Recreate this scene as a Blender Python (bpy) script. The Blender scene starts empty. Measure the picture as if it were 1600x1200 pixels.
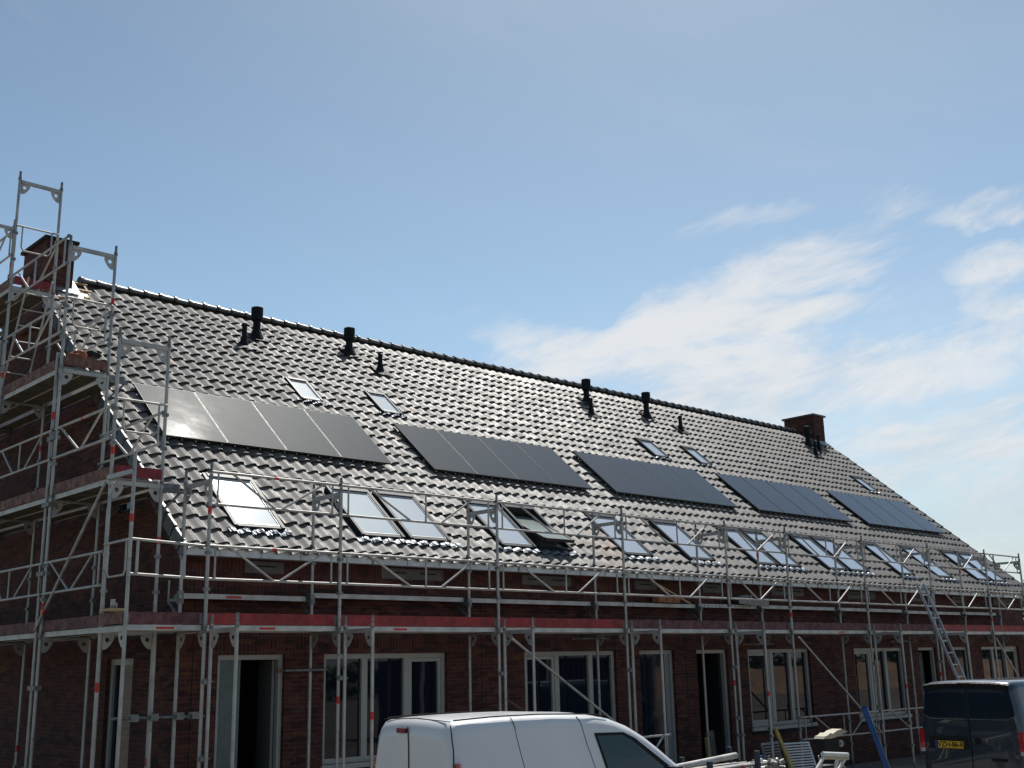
import bpy, math, random
import numpy as np
from mathutils import Vector, Matrix
random.seed(7); rng = np.random.RandomState(7)
S = bpy.context.scene
COL = S.collection
R = math.radians

# ------------------------------------------------------------------ camera
CAMZ = 2.1808; CAMY = -14.9278
yaw, pitch, roll = R(42.945), R(13.8529), R(-1.2175)
fw = Vector((math.sin(yaw)*math.cos(pitch), math.cos(yaw)*math.cos(pitch), math.sin(pitch)))
rt = Vector((math.cos(yaw), -math.sin(yaw), 0)); up = rt.cross(fw)
RT = rt*math.cos(roll) + up*math.sin(roll); UP = -rt*math.sin(roll) + up*math.cos(roll)
cam_d = bpy.data.cameras.new('camera'); cam = bpy.data.objects.new('camera', cam_d); COL.objects.link(cam)
M = Matrix((RT, UP, -fw)).transposed().to_4x4(); M.translation = Vector((0, CAMY, CAMZ)); cam.matrix_world = M
cam_d.sensor_width = 36; cam_d.lens = 36*1779.51/1600; cam_d.clip_end = 3000
S.camera = cam

# ------------------------------------------------------------------ light
SUN_DIR = Vector((0.4283, 0.3006, 0.8522)).normalized()
el = math.asin(SUN_DIR.z); az = math.atan2(SUN_DIR.x, SUN_DIR.y)
sl = bpy.data.lights.new('sun', 'SUN'); sun = bpy.data.objects.new('sun', sl); COL.objects.link(sun)
sun.rotation_euler = SUN_DIR.to_track_quat('Z', 'Y').to_euler(); sun.location = (0, 0, 40)
sl.energy = 4.2; sl.angle = R(0.53); sl.color = (1.0, 0.96, 0.9)
W = bpy.data.worlds.new('World'); S.world = W; W.use_nodes = True
wn = W.node_tree; wn.nodes.clear()
def N(nt, t, **k):
    n = nt.nodes.new(t)
    for a, b in k.items():
        if hasattr(n, a): setattr(n, a, b)
    return n
def setin(n, **k):
    for a, b in k.items(): n.inputs[a.replace('_', ' ')].default_value = b
class NT:
    """small helper for node graphs"""
    def __init__(s, nt): s.nt = nt
    def lk(s, a, b): s.nt.links.new(a, b)
    def math(s, op, a, b=None, c=None, clamp=False):
        n = s.nt.nodes.new('ShaderNodeMath'); n.operation = op; n.use_clamp = clamp
        for i, v in enumerate((a, b, c)):
            if v is None: continue
            if isinstance(v, (int, float)): n.inputs[i].default_value = v
            else: s.lk(v, n.inputs[i])
        return n.outputs[0]
    def smooth(s, v, a, b, c=0.0, d=1.0):
        n = s.nt.nodes.new('ShaderNodeMapRange'); n.interpolation_type = 'SMOOTHSTEP'
        s.lk(v, n.inputs[0])
        for i, x in zip((1, 2, 3, 4), (a, b, c, d)): n.inputs[i].default_value = x
        return n.outputs[0]
    def noise(s, vec, scale, detail=5, rough=.5, dist=0.0):
        n = s.nt.nodes.new('ShaderNodeTexNoise'); n.inputs['Scale'].default_value = scale
        n.inputs['Detail'].default_value = detail; n.inputs['Roughness'].default_value = rough
        n.inputs['Distortion'].default_value = dist
        if vec is not None: s.lk(vec, n.inputs['Vector'])
        return n.outputs['Fac']
    def mix(s, f, a, b, blend='MIX'):
        n = s.nt.nodes.new('ShaderNodeMix'); n.data_type = 'RGBA'; n.blend_type = blend
        for i, v in ((0, f), (6, a), (7, b)):
            if isinstance(v, (int, float)): n.inputs[i].default_value = v
            elif isinstance(v, tuple): n.inputs[i].default_value = (*v, 1) if len(v) == 3 else v
            else: s.lk(v, n.inputs[i])
        return n.outputs[2]
    def mapping(s, vec, loc=(0, 0, 0), rot=(0, 0, 0), scale=(1, 1, 1)):
        n = s.nt.nodes.new('ShaderNodeMapping')
        n.inputs['Location'].default_value = loc; n.inputs['Rotation'].default_value = rot; n.inputs['Scale'].default_value = scale
        s.lk(vec, n.inputs['Vector']); return n.outputs[0]
    def dot(s, vec, v):
        n = s.nt.nodes.new('ShaderNodeVectorMath'); n.operation = 'DOT_PRODUCT'
        s.lk(vec, n.inputs[0]); n.inputs[1].default_value = v; return n.outputs['Value']
w = NT(wn)
sky = wn.nodes.new('ShaderNodeTexSky'); sky.sky_type = 'NISHITA'; sky.sun_disc = False
sky.sun_elevation = el; sky.sun_rotation = az; sky.altitude = 10; sky.air_density = 1.0; sky.dust_density = 1.2; sky.ozone_density = 1.6
tc = wn.nodes.new('ShaderNodeTexCoord'); D = tc.outputs['Generated']
sep = wn.nodes.new('ShaderNodeSeparateXYZ'); w.lk(D, sep.inputs[0])
zz = w.math('ADD', w.math('MAXIMUM', sep.outputs[2], 0.0), 0.16)
px_ = w.math('DIVIDE', sep.outputs[0], zz); py_ = w.math('DIVIDE', sep.outputs[1], zz)
cmb = wn.nodes.new('ShaderNodeCombineXYZ'); w.lk(px_, cmb.inputs[0]); w.lk(py_, cmb.inputs[1])
P0 = w.mapping(cmb.outputs[0], rot=(0, 0, R(-47)))
elv = w.math('ARCSINE', sep.outputs[2]); azm = w.math('ARCTAN2', sep.outputs[0], sep.outputs[1])
ca = wn.nodes.new('ShaderNodeCombineXYZ'); w.lk(azm, ca.inputs[0]); w.lk(elv, ca.inputs[1])
PA = w.mapping(ca.outputs[0], rot=(0, 0, R(-13)))
fine = w.noise(w.mapping(PA, loc=(3.1, 2.2, .5), scale=(6, 19, 1)), 1.0, 12, .68, .35)
mid = w.noise(w.mapping(PA, loc=(7.3, 1.2, .2), scale=(3.2, 9, 1)), 1.0, 6, .58, .6)
wisp = w.noise(w.mapping(w.mapping(ca.outputs[0], rot=(0, 0, R(22))), loc=(.3, 5, .1), scale=(2.2, 8, 1)), 1.0, 8, .6, .5)
nv = wn.nodes.new('ShaderNodeTexNoise'); nv.inputs['Scale'].default_value = 9; nv.inputs['Detail'].default_value = 4; w.lk(D, nv.inputs['Vector'])
vs_ = wn.nodes.new('ShaderNodeVectorMath'); vs_.operation = 'MULTIPLY_ADD'; w.lk(nv.outputs['Color'], vs_.inputs[0]); vs_.inputs[1].default_value = (.085,)*3; w.lk(D, vs_.inputs[2])
sb_ = wn.nodes.new('ShaderNodeVectorMath'); sb_.operation = 'SUBTRACT'; w.lk(vs_.outputs[0], sb_.inputs[0]); sb_.inputs[1].default_value = (.0425,)*3
DW = sb_.outputs[0]
def sky_dir(az_, el_): return Vector((math.sin(R(az_))*math.cos(R(el_)), math.cos(R(az_))*math.cos(R(el_)), math.sin(R(el_))))
# cloud banks: azimuth (clockwise from north), elevation, half length, half height (degrees), slope, weight
BANKS = [(57.4, 18.8, 8.4, 1.5, 16, 0.9), (61.9, 20.1, 2.6, 1.9, 30, 0.66), (55.0, 21.3, 4.2, 0.7, 8, 0.27), (52.3, 16.5, 8.4, 1.0, 4, 1.0), (51.6, 14.8, 9.7, 1.8, 0, 0.7), (57.8, 13.1, 10.6, 1.9, 3, 0.83), (65.1, 13.6, 5.2, 1.9, 12, 0.66), (66.4, 19.9, 3.2, 0.7, 12, 0.77), (66.9, 17.9, 2.3, 0.8, 8, 0.56), (67.0, 15.5, 2.3, 1.9, 5, 0.71), (63.0, 7.8, 9.7, 2.3, 4, 0.9), (64.8, 10.6, 7.1, 1.3, 5, 0.95), (63.6, 5.1, 8.4, 1.6, 2, 0.85), (41.7, 16.4, 4.8, 1.0, 4, 0.43), (66.4, 24.2, 3.9, 0.5, 25, 0.11)]
field = None
for (az_, el_, hl, hh_, slope, wt) in BANKS:
    c = sky_dir(az_, el_); e = Vector((math.cos(R(az_)), -math.sin(R(az_)), 0)); n_ = e.cross(c)
    a1 = (e*math.cos(R(slope)) + n_*math.sin(R(slope)))/math.radians(hl); a2 = (-e*math.sin(R(slope)) + n_*math.cos(R(slope)))/math.radians(hh_)
    u_ = w.math('SUBTRACT', w.dot(DW, a1), a1.dot(c)); v_ = w.math('SUBTRACT', w.dot(DW, a2), a2.dot(c))
    r2 = w.math('ADD', w.math('MULTIPLY', u_, u_), w.math('MULTIPLY', v_, v_))
    front = w.math('GREATER_THAN', w.dot(D, c), 0.0)
    g_ = w.math('MULTIPLY', w.smooth(r2, 1.9, 0.0, 0.0, wt), front)
    field = g_ if field is None else w.math('MAXIMUM', field, g_)
ry = w.math('ARCTAN2', sep.outputs[0], sep.outputs[1])
dens = w.math('ADD', field, w.math('ADD', w.math('MULTIPLY', w.math('SUBTRACT', fine, .5), 2.6), w.math('MULTIPLY', w.math('SUBTRACT', mid, .5), 1.5)))
cl = w.math('MULTIPLY', w.smooth(dens, .06, 1.25), .86)
cl = w.math('MULTIPLY', cl, w.smooth(field, .02, .25))
veil = w.math('MULTIPLY', w.smooth(wisp, .45, .8), .08)
low = w.math('MULTIPLY', w.math('MULTIPLY', w.smooth(sep.outputs[2], .36, .06), w.smooth(ry, .60, 1.10, 0, .72)), w.smooth(mid, .30, .62, .62, 1.0))
cloud_shade = w.mix(w.smooth(w.math('ADD', fine, w.math('MULTIPLY', sep.outputs[2], .7)), .42, .80), (0.72, 0.78, 0.84), (1.0, 1.0, 1.0))
hi = w.smooth(sep.outputs[2], .12, .62, 1.0, .72)
glow = w.smooth(w.dot(D, tuple(SUN_DIR)), -.25, .55, .80, 1.0)
hv = wn.nodes.new('ShaderNodeVectorMath'); hv.operation = 'SCALE'
w.lk(w.mix(1.0, sky.outputs[0], (0.92, 1.04, 1.01), 'MULTIPLY'), hv.inputs[0]); w.lk(w.math('MULTIPLY', hi, glow), hv.inputs['Scale'])
CLV = 6.9
cs = wn.nodes.new('ShaderNodeVectorMath'); cs.operation = 'SCALE'; w.lk(cloud_shade, cs.inputs[0]); cs.inputs['Scale'].default_value = CLV
tot = w.math('MAXIMUM', w.math('MAXIMUM', cl, veil), low)
col = w.mix(tot, hv.outputs[0], cs.outputs[0])
bg = wn.nodes.new('ShaderNodeBackground'); w.lk(col, bg.inputs[0]); bg.inputs[1].default_value = 0.12
wo = wn.nodes.new('ShaderNodeOutputWorld'); w.lk(bg.outputs[0], wo.inputs[0])
S.view_settings.view_transform = 'Standard'; S.view_settings.look = 'None'
S.view_settings.exposure = 0.0; S.view_settings.gamma = 1.0
S.render.engine = 'CYCLES'
S.cycles.max_bounces = 6; S.cycles.glossy_bounces = 3; S.cycles.sample_clamp_indirect = 6

# ------------------------------------------------------------------ materials
MATS = {}
def mat(name, base=(.5, .5, .5), rough=.5, metal=0.0, spec=.5, coat=0.0, coat_rough=.05, var=0.0, vscale=6.0, bump=0.0, bscale=40.0, fn=None):
    m = bpy.data.materials.new(name); m.use_nodes = True; nt = m.node_tree; b = nt.nodes['Principled BSDF']; h = NT(nt)
    b.inputs['Base Color'].default_value = (*base, 1); b.inputs['Roughness'].default_value = rough
    b.inputs['Metallic'].default_value = metal; b.inputs['Specular IOR Level'].default_value = spec
    b.inputs['Coat Weight'].default_value = coat; b.inputs['Coat Roughness'].default_value = coat_rough
    t = nt.nodes.new('ShaderNodeTexCoord'); O = t.outputs['Object']
    if var:
        f = h.noise(O, vscale, 6, .6)
        lo = tuple(c*(1-var) for c in base); hi = tuple(min(1, c*(1+var)) for c in base)
        h.lk(h.mix(h.smooth(f, .3, .7), lo, hi), b.inputs['Base Color'])
        h.lk(h.smooth(h.noise(O, vscale*2.3, 4, .6), .3, .7, max(.02, rough-.1), min(1, rough+.1)), b.inputs['Roughness'])
    if bump:
        bn = nt.nodes.new('ShaderNodeBump'); bn.inputs['Strength'].default_value = bump; bn.inputs['Distance'].default_value = .01
        h.lk(h.noise(O, bscale, 5, .6), bn.inputs['Height']); h.lk(bn.outputs[0], b.inputs['Normal'])
    if fn: fn(h, nt, b, O)
    MATS[name] = m; return m
def galvfn(h, nt, b, O):
    geo = nt.nodes.new('ShaderNodeNewGeometry'); P = geo.outputs['Position']
    f = h.noise(P, 3.5, 7, .65)
    c = h.mix(h.smooth(f, .32, .68), (.31, .30, .285), (.50, .48, .45))
    c = h.mix(h.smooth(h.noise(P, 9, 6, .7), .60, .70, 0, .75), c, (.16, .13, .11))     # dirt and rust specks
    c = h.mix(h.smooth(h.noise(h.mapping(P, loc=(4, 2, 7)), 14, 5, .7), .64, .70, 0, .8), c, (.62, .61, .58))  # mortar splashes
    h.lk(c, b.inputs['Base Color']); h.lk(h.smooth(f, .3, .7, .38, .60), b.inputs['Roughness'])
mat('galv', (.47, .455, .43), .48, .45, fn=galvfn)
mat('galv_dark', (.20, .20, .20), .55, .5, var=.3, vscale=12)
mat('plank', (.52, .505, .47), .6, .25, var=.2, vscale=3)
mat('deck_wood', (.085, .068, .042), .85, var=.35, vscale=2.5, bump=.3)
mat('tape_red', (.55, .03, .02), .5)
mat('toe_red', (.27, .026, .026), .65, var=.3, vscale=5, bump=.2)
mat('toe_maroon', (.20, .022, .03), .7, var=.3, vscale=5, bump=.2)
mat('toe_dull', (.13, .050, .052), .75, var=.45, vscale=7, bump=.3)
mat('toe_brown', (.17, .085, .065), .8, var=.5, vscale=9, bump=.3)
mat('frame_white', (.36, .355, .33), .45, var=.06, vscale=2)
mat('frame_dark', (.028, .031, .035), .5, spec=.3)
mat('black_plastic', (.010, .011, .013), .62, spec=.2, var=.3, vscale=8)
mat('lead', (.20, .22, .24), .42, .6, var=.3, vscale=12, bump=.6, bscale=18)
mat('zinc', (.50, .52, .53), .42, .5, var=.12, vscale=2.5)
mat('soffit', (.10, .09, .08), .8)
mat('stone', (.13, .12, .115), .85, var=.15, vscale=8, bump=.3)
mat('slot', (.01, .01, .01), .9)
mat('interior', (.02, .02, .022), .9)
mat('wood', (.50, .34, .18), .7, var=.25, vscale=9)
mat('membrane', (.46, .46, .47), .5, var=.1)
mat('timber_yellow', (.45, .33, .09), .7, var=.25)
mat('orange', (.26, .07, .025), .6, var=.3)
mat('brickblock', (.32, .13, .06), .85, var=.25)
mat('board_grey', (.26, .26, .24), .8, var=.2)
mat('blue_pipe', (.012, .10, .34), .35, var=.12)
mat('cream', (.50, .45, .33), .55, var=.12, vscale=4)
mat('white_tube', (.70, .70, .68), .4, var=.12)
mat('rubber', (.012, .012, .012), .8)
mat('rim', (.3, .3, .31), .4, .7)
mat('van_white', (.75, .75, .745), .38, coat=.5, coat_rough=.06, var=.03, vscale=1.2)
mat('van_grey', (.016, .030, .050), .30, .1, coat=1.0, coat_rough=.03)
mat('seam', (.01, .01, .01), .9)
mat('tail_red', (.42, .010, .012), .18, coat=1)
mat('tail_clear', (.5, .42, .42), .2, coat=1)
mat('lens_dark', (.16, .006, .012), .35)
mat('glass_dark', (.008, .012, .02), .04, spec=.45)
mat('tint', (.012, .021, .034), .08, spec=.5)
mat('plate_yellow', (.72, .45, .02), .45)
mat('plate_blue', (.01, .03, .30), .45)
mat('plate_ink', (.01, .01, .01), .6)
mat('bark', (.09, .07, .05), .9, var=.3, bump=.5)
mat('leaf', (.06, .10, .03), .6, var=.5, vscale=1.5)
mat('white_leaf_door', (.10, .13, .13), .5, var=.08)
mat('door_panel', (.20, .21, .22), .5)
mat('curtain', (.16, .18, .20), .8, var=.3, vscale=3)

def glassfn(h, nt, b, O):
    # coated roof glazing: mirrors the sky, pale base colour paints in more of that reflection
    f = h.noise(O, .8, 3, .5)
    h.lk(h.mix(f, (.58, .63, .67), (.70, .73, .76)), b.inputs['Base Color'])
    bn = nt.nodes.new('ShaderNodeBump'); bn.inputs['Strength'].default_value = .04; bn.inputs['Distance'].default_value = .02
    h.lk(h.noise(O, 1.3, 2, .5), bn.inputs['Height']); h.lk(bn.outputs[0], b.inputs['Normal'])
mat('roof_glass', (.4, .45, .5), .09, .55, coat=.3, fn=glassfn)
def windowfn(h, nt, b, O):
    bn = nt.nodes.new('ShaderNodeBump'); bn.inputs['Strength'].default_value = .05; bn.inputs['Distance'].default_value = .03
    h.lk(h.noise(O, .9, 2, .5), bn.inputs['Height']); h.lk(bn.outputs[0], b.inputs['Normal'])
mat('window_glass', (.006, .009, .020), .02, spec=.5, fn=windowfn)

def panelfn(h, nt, b, O):
    sp = nt.nodes.new('ShaderNodeSeparateXYZ'); h.lk(O, sp.inputs[0])
    # thin busbar lines across the cells
    ln = h.math('LESS_THAN', h.math('FRACT', h.math('MULTIPLY', sp.outputs[1], 42.0)), .10)
    sk = h.smooth(h.noise(h.mapping(O, scale=(14, 60, 1)), 1.0, 3, .6), .62, .74)
    base = h.mix(h.math('MULTIPLY', ln, .35), (.012, .015, .023), (.05, .055, .065))
    base = h.mix(h.math('MULTIPLY', sk, .12), base, (.3, .3, .3))
    h.lk(base, b.inputs['Base Color'])
    h.lk(h.smooth(h.noise(O, 2.5, 5, .6), .3, .7, .028, .04), b.inputs['Roughness'])
    bn = nt.nodes.new('ShaderNodeBump'); bn.inputs['Strength'].default_value = .02; bn.inputs['Distance'].default_value = .01
    h.lk(h.noise(O, 3, 3, .6), bn.inputs['Height']); h.lk(bn.outputs[0], b.inputs['Normal'])
mat('solar', (.015, .018, .026), .1, spec=.5, coat=.06, coat_rough=.42, fn=panelfn)

def tilefn(h, nt, b, O):
    a = nt.nodes.new('ShaderNodeAttribute'); a.attribute_name = 'tint'
    base = h.mix(a.outputs['Fac'], (.112, .103, .094), (.185, .171, .157))
    n1 = h.noise(O, 14, 6, .65)
    base = h.mix(h.smooth(n1, .45, .75, 0, .35), base, (.26, .25, .23))
    base = h.mix(h.smooth(h.noise(O, 1.1, 6, .7), .48, .72, 0, .35), base, (.075, .072, .066))
    rust = nt.nodes.new('ShaderNodeAttribute'); rust.attribute_name = 'rust'
    base = h.mix(h.math('MULTIPLY', rust.outputs['Fac'], .55), base, (.26, .17, .12))
    h.lk(base, b.inputs['Base Color'])
    h.lk(h.smooth(h.noise(O, 5, 4, .6), .3, .7, .50, .64), b.inputs['Roughness'])
    bn = nt.nodes.new('ShaderNodeBump'); bn.inputs['Strength'].default_value = .25; bn.inputs['Distance'].default_value = .004
    h.lk(h.noise(O, 90, 4, .7), bn.inputs['Height']); h.lk(bn.outputs[0], b.inputs['Normal'])
mat('tile', (.1, .1, .1), .6, spec=.42, fn=tilefn)
mat('tile_plain', (.055, .055, .055), .45, var=.3)

def brickfn(h, nt, b, O):
    geo = nt.nodes.new('ShaderNodeNewGeometry')
    sp = nt.nodes.new('ShaderNodeSeparateXYZ'); h.lk(geo.outputs['Position'], sp.inputs[0])
    sn = nt.nodes.new('ShaderNodeSeparateXYZ'); h.lk(geo.outputs['Normal'], sn.inputs[0])
    isx = h.math('GREATER_THAN', h.math('ABSOLUTE', sn.outputs[0]), .5)
    u = h.math('ADD', h.math('MULTIPLY', sp.outputs[0], h.math('SUBTRACT', 1.0, isx)), h.math('MULTIPLY', sp.outputs[1], isx))
    z = sp.outputs[2]
    def band(a, c): return h.math('MULTIPLY', h.math('GREATER_THAN', z, a), h.math('LESS_THAN', z, c))
    sold = h.math('MAXIMUM', band(2.405, 2.75), band(3.20, 3.92))
    # running bond, and upright (soldier) bricks in the bands
    c1 = nt.nodes.new('ShaderNodeCombineXYZ'); h.lk(u, c1.inputs[0]); h.lk(z, c1.inputs[1])
    c2 = nt.nodes.new('ShaderNodeCombineXYZ'); h.lk(z, c2.inputs[0]); h.lk(u, c2.inputs[1])
    outs = []
    for c, off in ((c1, .5), (c2, 0.0)):
        br = nt.nodes.new('ShaderNodeTexBrick'); br.offset = off; br.squash = 1.0
        h.lk(c.outputs[0], br.inputs['Vector'])
        br.inputs['Scale'].default_value = 1.0; br.inputs['Brick Width'].default_value = .222; br.inputs['Row Height'].default_value = .0635
        br.inputs['Mortar Size'].default_value = .0065; br.inputs['Mortar Smooth'].default_value = .2; br.inputs['Bias'].default_value = -.1
        br.inputs['Color1'].default_value = (.062, .017, .016, 1); br.inputs['Color2'].default_value = (.115, .034, .024, 1)
        br.inputs['Mortar'].default_value = (.10, .075, .072, 1)
        outs.append(br)
    colr = h.mix(sold, outs[0].outputs['Color'], outs[1].outputs['Color'])
    fac = h.mix(sold, outs[0].outputs['Fac'], outs[1].outputs['Fac'])
    # some bricks burnt nearly black, some more orange
    v = nt.nodes.new('ShaderNodeTexVoronoi'); v.voronoi_dimensions = '2D'; v.inputs['Scale'].default_value = 1.0
    mp = nt.nodes.new('ShaderNodeMapping'); h.lk(c1.outputs[0], mp.inputs[0]); mp.inputs['Scale'].default_value = (4.5, 15.7, 1); h.lk(mp.outputs[0], v.inputs['Vector'])
    sv = nt.nodes.new('ShaderNodeSeparateColor'); h.lk(v.outputs['Color'], sv.inputs[0])
    colr = h.mix(h.smooth(sv.outputs[0], .72, .8, 0, .65), colr, (.022, .014, .014))
    colr = h.mix(h.smooth(sv.outputs[1], .82, .88, 0, .5), colr, (.17, .070, .035))
    colr = h.mix(h.smooth(h.noise(O, .7, 4, .6), .3, .75, 0, .4), colr, (.07, .028, .022))
    colr = h.mix(h.smooth(h.noise(geo.outputs['Position'], 2.3, 8, .72), .56, .78, 0, .45), colr, (.17, .13, .12))   # mortar haze and lime bloom
    h.lk(colr, b.inputs['Base Color'])
    bn = nt.nodes.new('ShaderNodeBump'); bn.inputs['Strength'].default_value = .9; bn.inputs['Distance'].default_value = .008; bn.invert = True
    h.lk(h.math('ADD', fac, h.math('MULTIPLY', h.noise(O, 60, 3, .6), -.25)), bn.inputs['Height']); h.lk(bn.outputs[0], b.inputs['Normal'])
mat('brick', (.1, .04, .03), .85, spec=.25, fn=brickfn)

def groundfn(h, nt, b, O):
    f = h.noise(O, .35, 8, .6); g = h.noise(O, 6, 6, .65)
    c = h.mix(h.smooth(f, .35, .65), (.18, .15, .115), (.27, .23, .18))
    c = h.mix(h.smooth(g, .4, .7, 0, .5), c, (.09, .075, .06))
    geo = nt.nodes.new('ShaderNodeNewGeometry'); sp = nt.nodes.new('ShaderNodeSeparateXYZ'); h.lk(geo.outputs['Position'], sp.inputs[0])
    far = h.smooth(h.math('ADD', sp.outputs[1], h.math('MULTIPLY', f, 20)), -45, -60)
    c = h.mix(far, c, (.075, .11, .035))
    h.lk(c, b.inputs['Base Color'])
    bn = nt.nodes.new('ShaderNodeBump'); bn.inputs['Strength'].default_value = .5; bn.inputs['Distance'].default_value = .03
    h.lk(g, bn.inputs['Height']); h.lk(bn.outputs[0], b.inputs['Normal'])
mat('ground', (.25, .2, .15), .95, fn=groundfn)

# ------------------------------------------------------------------ mesh builder
class MB:
    def __init__(s): s.v = []; s.f = []; s.m = []; s.sm = []; s.mats = []
    def mi(s, name):
        if name not in s.mats: s.mats.append(name)
        return s.mats.index(name)
    def poly(s, pts, m, smooth=False):
        i = len(s.v); s.v += [tuple(p) for p in pts]; s.f.append(tuple(range(i, i+len(pts)))); s.m.append(s.mi(m)); s.sm.append(smooth)
    def box(s, a, b, m, T=None):
        x0, y0, z0 = a; x1, y1, z1 = b
        P = [Vector(p) for p in ((x0,y0,z0),(x1,y0,z0),(x1,y1,z0),(x0,y1,z0),(x0,y0,z1),(x1,y0,z1),(x1,y1,z1),(x0,y1,z1))]
        if T is not None: P = [T @ p for p in P]
        i = len(s.v); s.v += [tuple(p) for p in P]; k = s.mi(m)
        for f in ((0,3,2,1),(4,5,6,7),(0,1,5,4),(1,2,6,5),(2,3,7,6),(3,0,4,7)):
            s.f.append(tuple(i+j for j in f)); s.m.append(k); s.sm.append(False)
    def tube(s, p, q, r, m, n=10, r2=None, caps=True):
        p = Vector(p); q = Vector(q); r2 = r if r2 is None else r2; d = (q-p).normalized()
        a = Vector((0, 0, 1)) if abs(d.z) < .9 else Vector((1, 0, 0)); u = d.cross(a).normalized(); w_ = d.cross(u)
        i = len(s.v); k = s.mi(m)
        for j in range(n):
            t = 2*math.pi*j/n; o = u*math.cos(t) + w_*math.sin(t)
            s.v.append(tuple(p+o*r)); s.v.append(tuple(q+o*r2))
        for j in range(n):
            a_, b_ = i+2*j, i+2*((j+1) % n)
            s.f.append((a_, a_+1, b_+1, b_)); s.m.append(k); s.sm.append(True)
        if caps:
            for e, o_ in ((0, p), (1, q)):
                rr = (r, r2)[e]
                if rr < 1e-4: continue
                ring = [o_ + (u*math.cos(2*math.pi*j/n) + w_*math.sin(2*math.pi*j/n))*rr for j in range(n)]
                s.poly(ring if e == 0 else ring[::-1], m)
    def path(s, pts, r, m, n=8):
        for a, b in zip(pts[:-1], pts[1:]): s.tube(a, b, r, m, n)
    def bar(s, p, q, w_, h, m, upv=(0, 0, 1)):
        """rectangular bar from p to q, width w_ across, height h along upv"""
        p = Vector(p); q = Vector(q); d = (q-p); L = d.length; d.normalize(); U = Vector(upv); side = d.cross(U).normalized(); U = side.cross(d)
        T = Matrix((d, side, U)).transposed().to_4x4(); T.translation = p
        s.box((0, -w_/2, -h/2), (L, w_/2, h/2), m, T)
    def build(s, name, parent=None, loc=None, world=True):
        """mesh data; coordinates are world coordinates unless world=False"""
        me = bpy.data.meshes.new(name)
        o0 = Vector((0, 0, 0))
        if parent is not None and world: o0 = wloc(parent)
        me.from_pydata([(v[0]-o0.x, v[1]-o0.y, v[2]-o0.z) for v in s.v] if o0.length else s.v, [], s.f)
        for n in s.mats: me.materials.append(MATS[n])
        me.polygons.foreach_set('material_index', s.m); me.polygons.foreach_set('use_smooth', s.sm); me.update()
        o = bpy.data.objects.new(name, me); COL.objects.link(o)
        if parent is not None: o.parent = parent
        if loc is not None: o.location = loc
        return o
WL = {}
def wloc(o):
    return WL.get(o.name, Vector(o.location) if o.parent is None else wloc(o.parent)+Vector(o.location))
def thing(name, label, cat, loc, group=None, rz=0.0):
    o = bpy.data.objects.new(name, None); COL.objects.link(o); o.location = loc; o.rotation_euler = (0, 0, rz); o.empty_display_size = .2
    o['label'] = label; o['category'] = cat
    if group: o['group'] = group
    return o
def tag(o, label, cat, group=None):
    o['label'] = label; o['category'] = cat
    if group: o['group'] = group
    return o
def copy_part(o, parent, loc, rz=None):
    c = o.copy(); COL.objects.link(c); c.parent = parent; c.location = loc
    if rz is not None: c.rotation_euler = (0, 0, rz)
    return c

# ------------------------------------------------------------------ dimensions
GZ = -.2                      # site ground
EY, EZ = -.35, 3.835; RY, RZ = 6.617, 9.779
TH = math.atan2(RZ-EZ, RY-EY); CT, ST = math.cos(TH), math.sin(TH); RL = (RY-EY)/CT
XL, XR = 7.37, 34.35; WX0, WX1 = 7.54, 34.18; DEPTH = 2*RY
def RP(x, s, n=0.0): return Vector((x, EY+s*CT-n*ST, EZ+s*ST+n*CT))
YO, YI = -1.026, -.30
PX = [7.364, 9.463, 12.533, 15.603, 18.673, 20.772, 23.842, 26.912, 29.982, 32.081]

# ground
g = MB(); g.poly([(-400, -400, GZ), (600, -400, GZ), (600, 500, GZ), (-400, 500, GZ)], 'ground')
go = g.build('ground'); go['kind'] = 'structure'

# ------------------------------------------------------------------ house
house = thing('terraced_house', 'long dark red brick terrace with grey pantile roof, skylights and black vents', 'house', (7.54, 0, 0))
DOORS = [(8.13, 9.22), (17.10, 18.14), (18.85, 19.88), (27.85, 28.78), (29.72, 30.58)]
WINS = [(9.90, 12.30), (14.05, 16.43), (20.58, 22.93), (24.80, 27.12), (31.34, 33.66)]
ZT, ZS = 2.40, .80
def wall_with_openings(mb, u0, u1, z0, z1, ops, P, m='brick', depth=.11):
    us = sorted({u0, u1, *[o[0] for o in ops], *[o[1] for o in ops]}); zs = sorted({z0, z1, *[o[2] for o in ops], *[o[3] for o in ops]})
    for a, b in zip(us[:-1], us[1:]):
        for c, d in zip(zs[:-1], zs[1:]):
            if any(o[0] <= a and b <= o[1] and o[2] <= c and d <= o[3] for o in ops): continue
            mb.poly([P(a, c, 0), P(b, c, 0), P(b, d, 0), P(a, d, 0)], m)
    for (a, b, c, d) in ops:
        mb.poly([P(a, c, 0), P(a, c, depth), P(a, d, depth), P(a, d, 0)], m)
        mb.poly([P(b, c, 0), P(b, d, 0), P(b, d, depth), P(b, c, depth)], m)
        mb.poly([P(a, d, 0), P(a, d, depth), P(b, d, depth), P(b, d, 0)], m)
        mb.poly([P(a, c, 0), P(b, c, 0), P(b, c, depth), P(a, c, depth)], m)
fwm = MB()
ops = [(a, b, GZ, ZT) for a, b in DOORS] + [(a, b, ZS, ZT) for a, b in WINS]
wall_with_openings(fwm, WX0, WX1, GZ, 3.98, ops, lambda u, z, d: (u, d, z))
fwm.build('front_wall', house)
gw = MB()
gd = (1.42, 2.33, GZ, 2.39); gwin = (1.75, 2.27, 4.60, 5.05)
wall_with_openings(gw, 0.0, DEPTH, GZ, 3.9, [gd], lambda u, z, d: (WX0+d, u, z))
def rz_at(y): return EZ - .11 + (min(y, DEPTH-y)-EY)*math.tan(TH)
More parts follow.
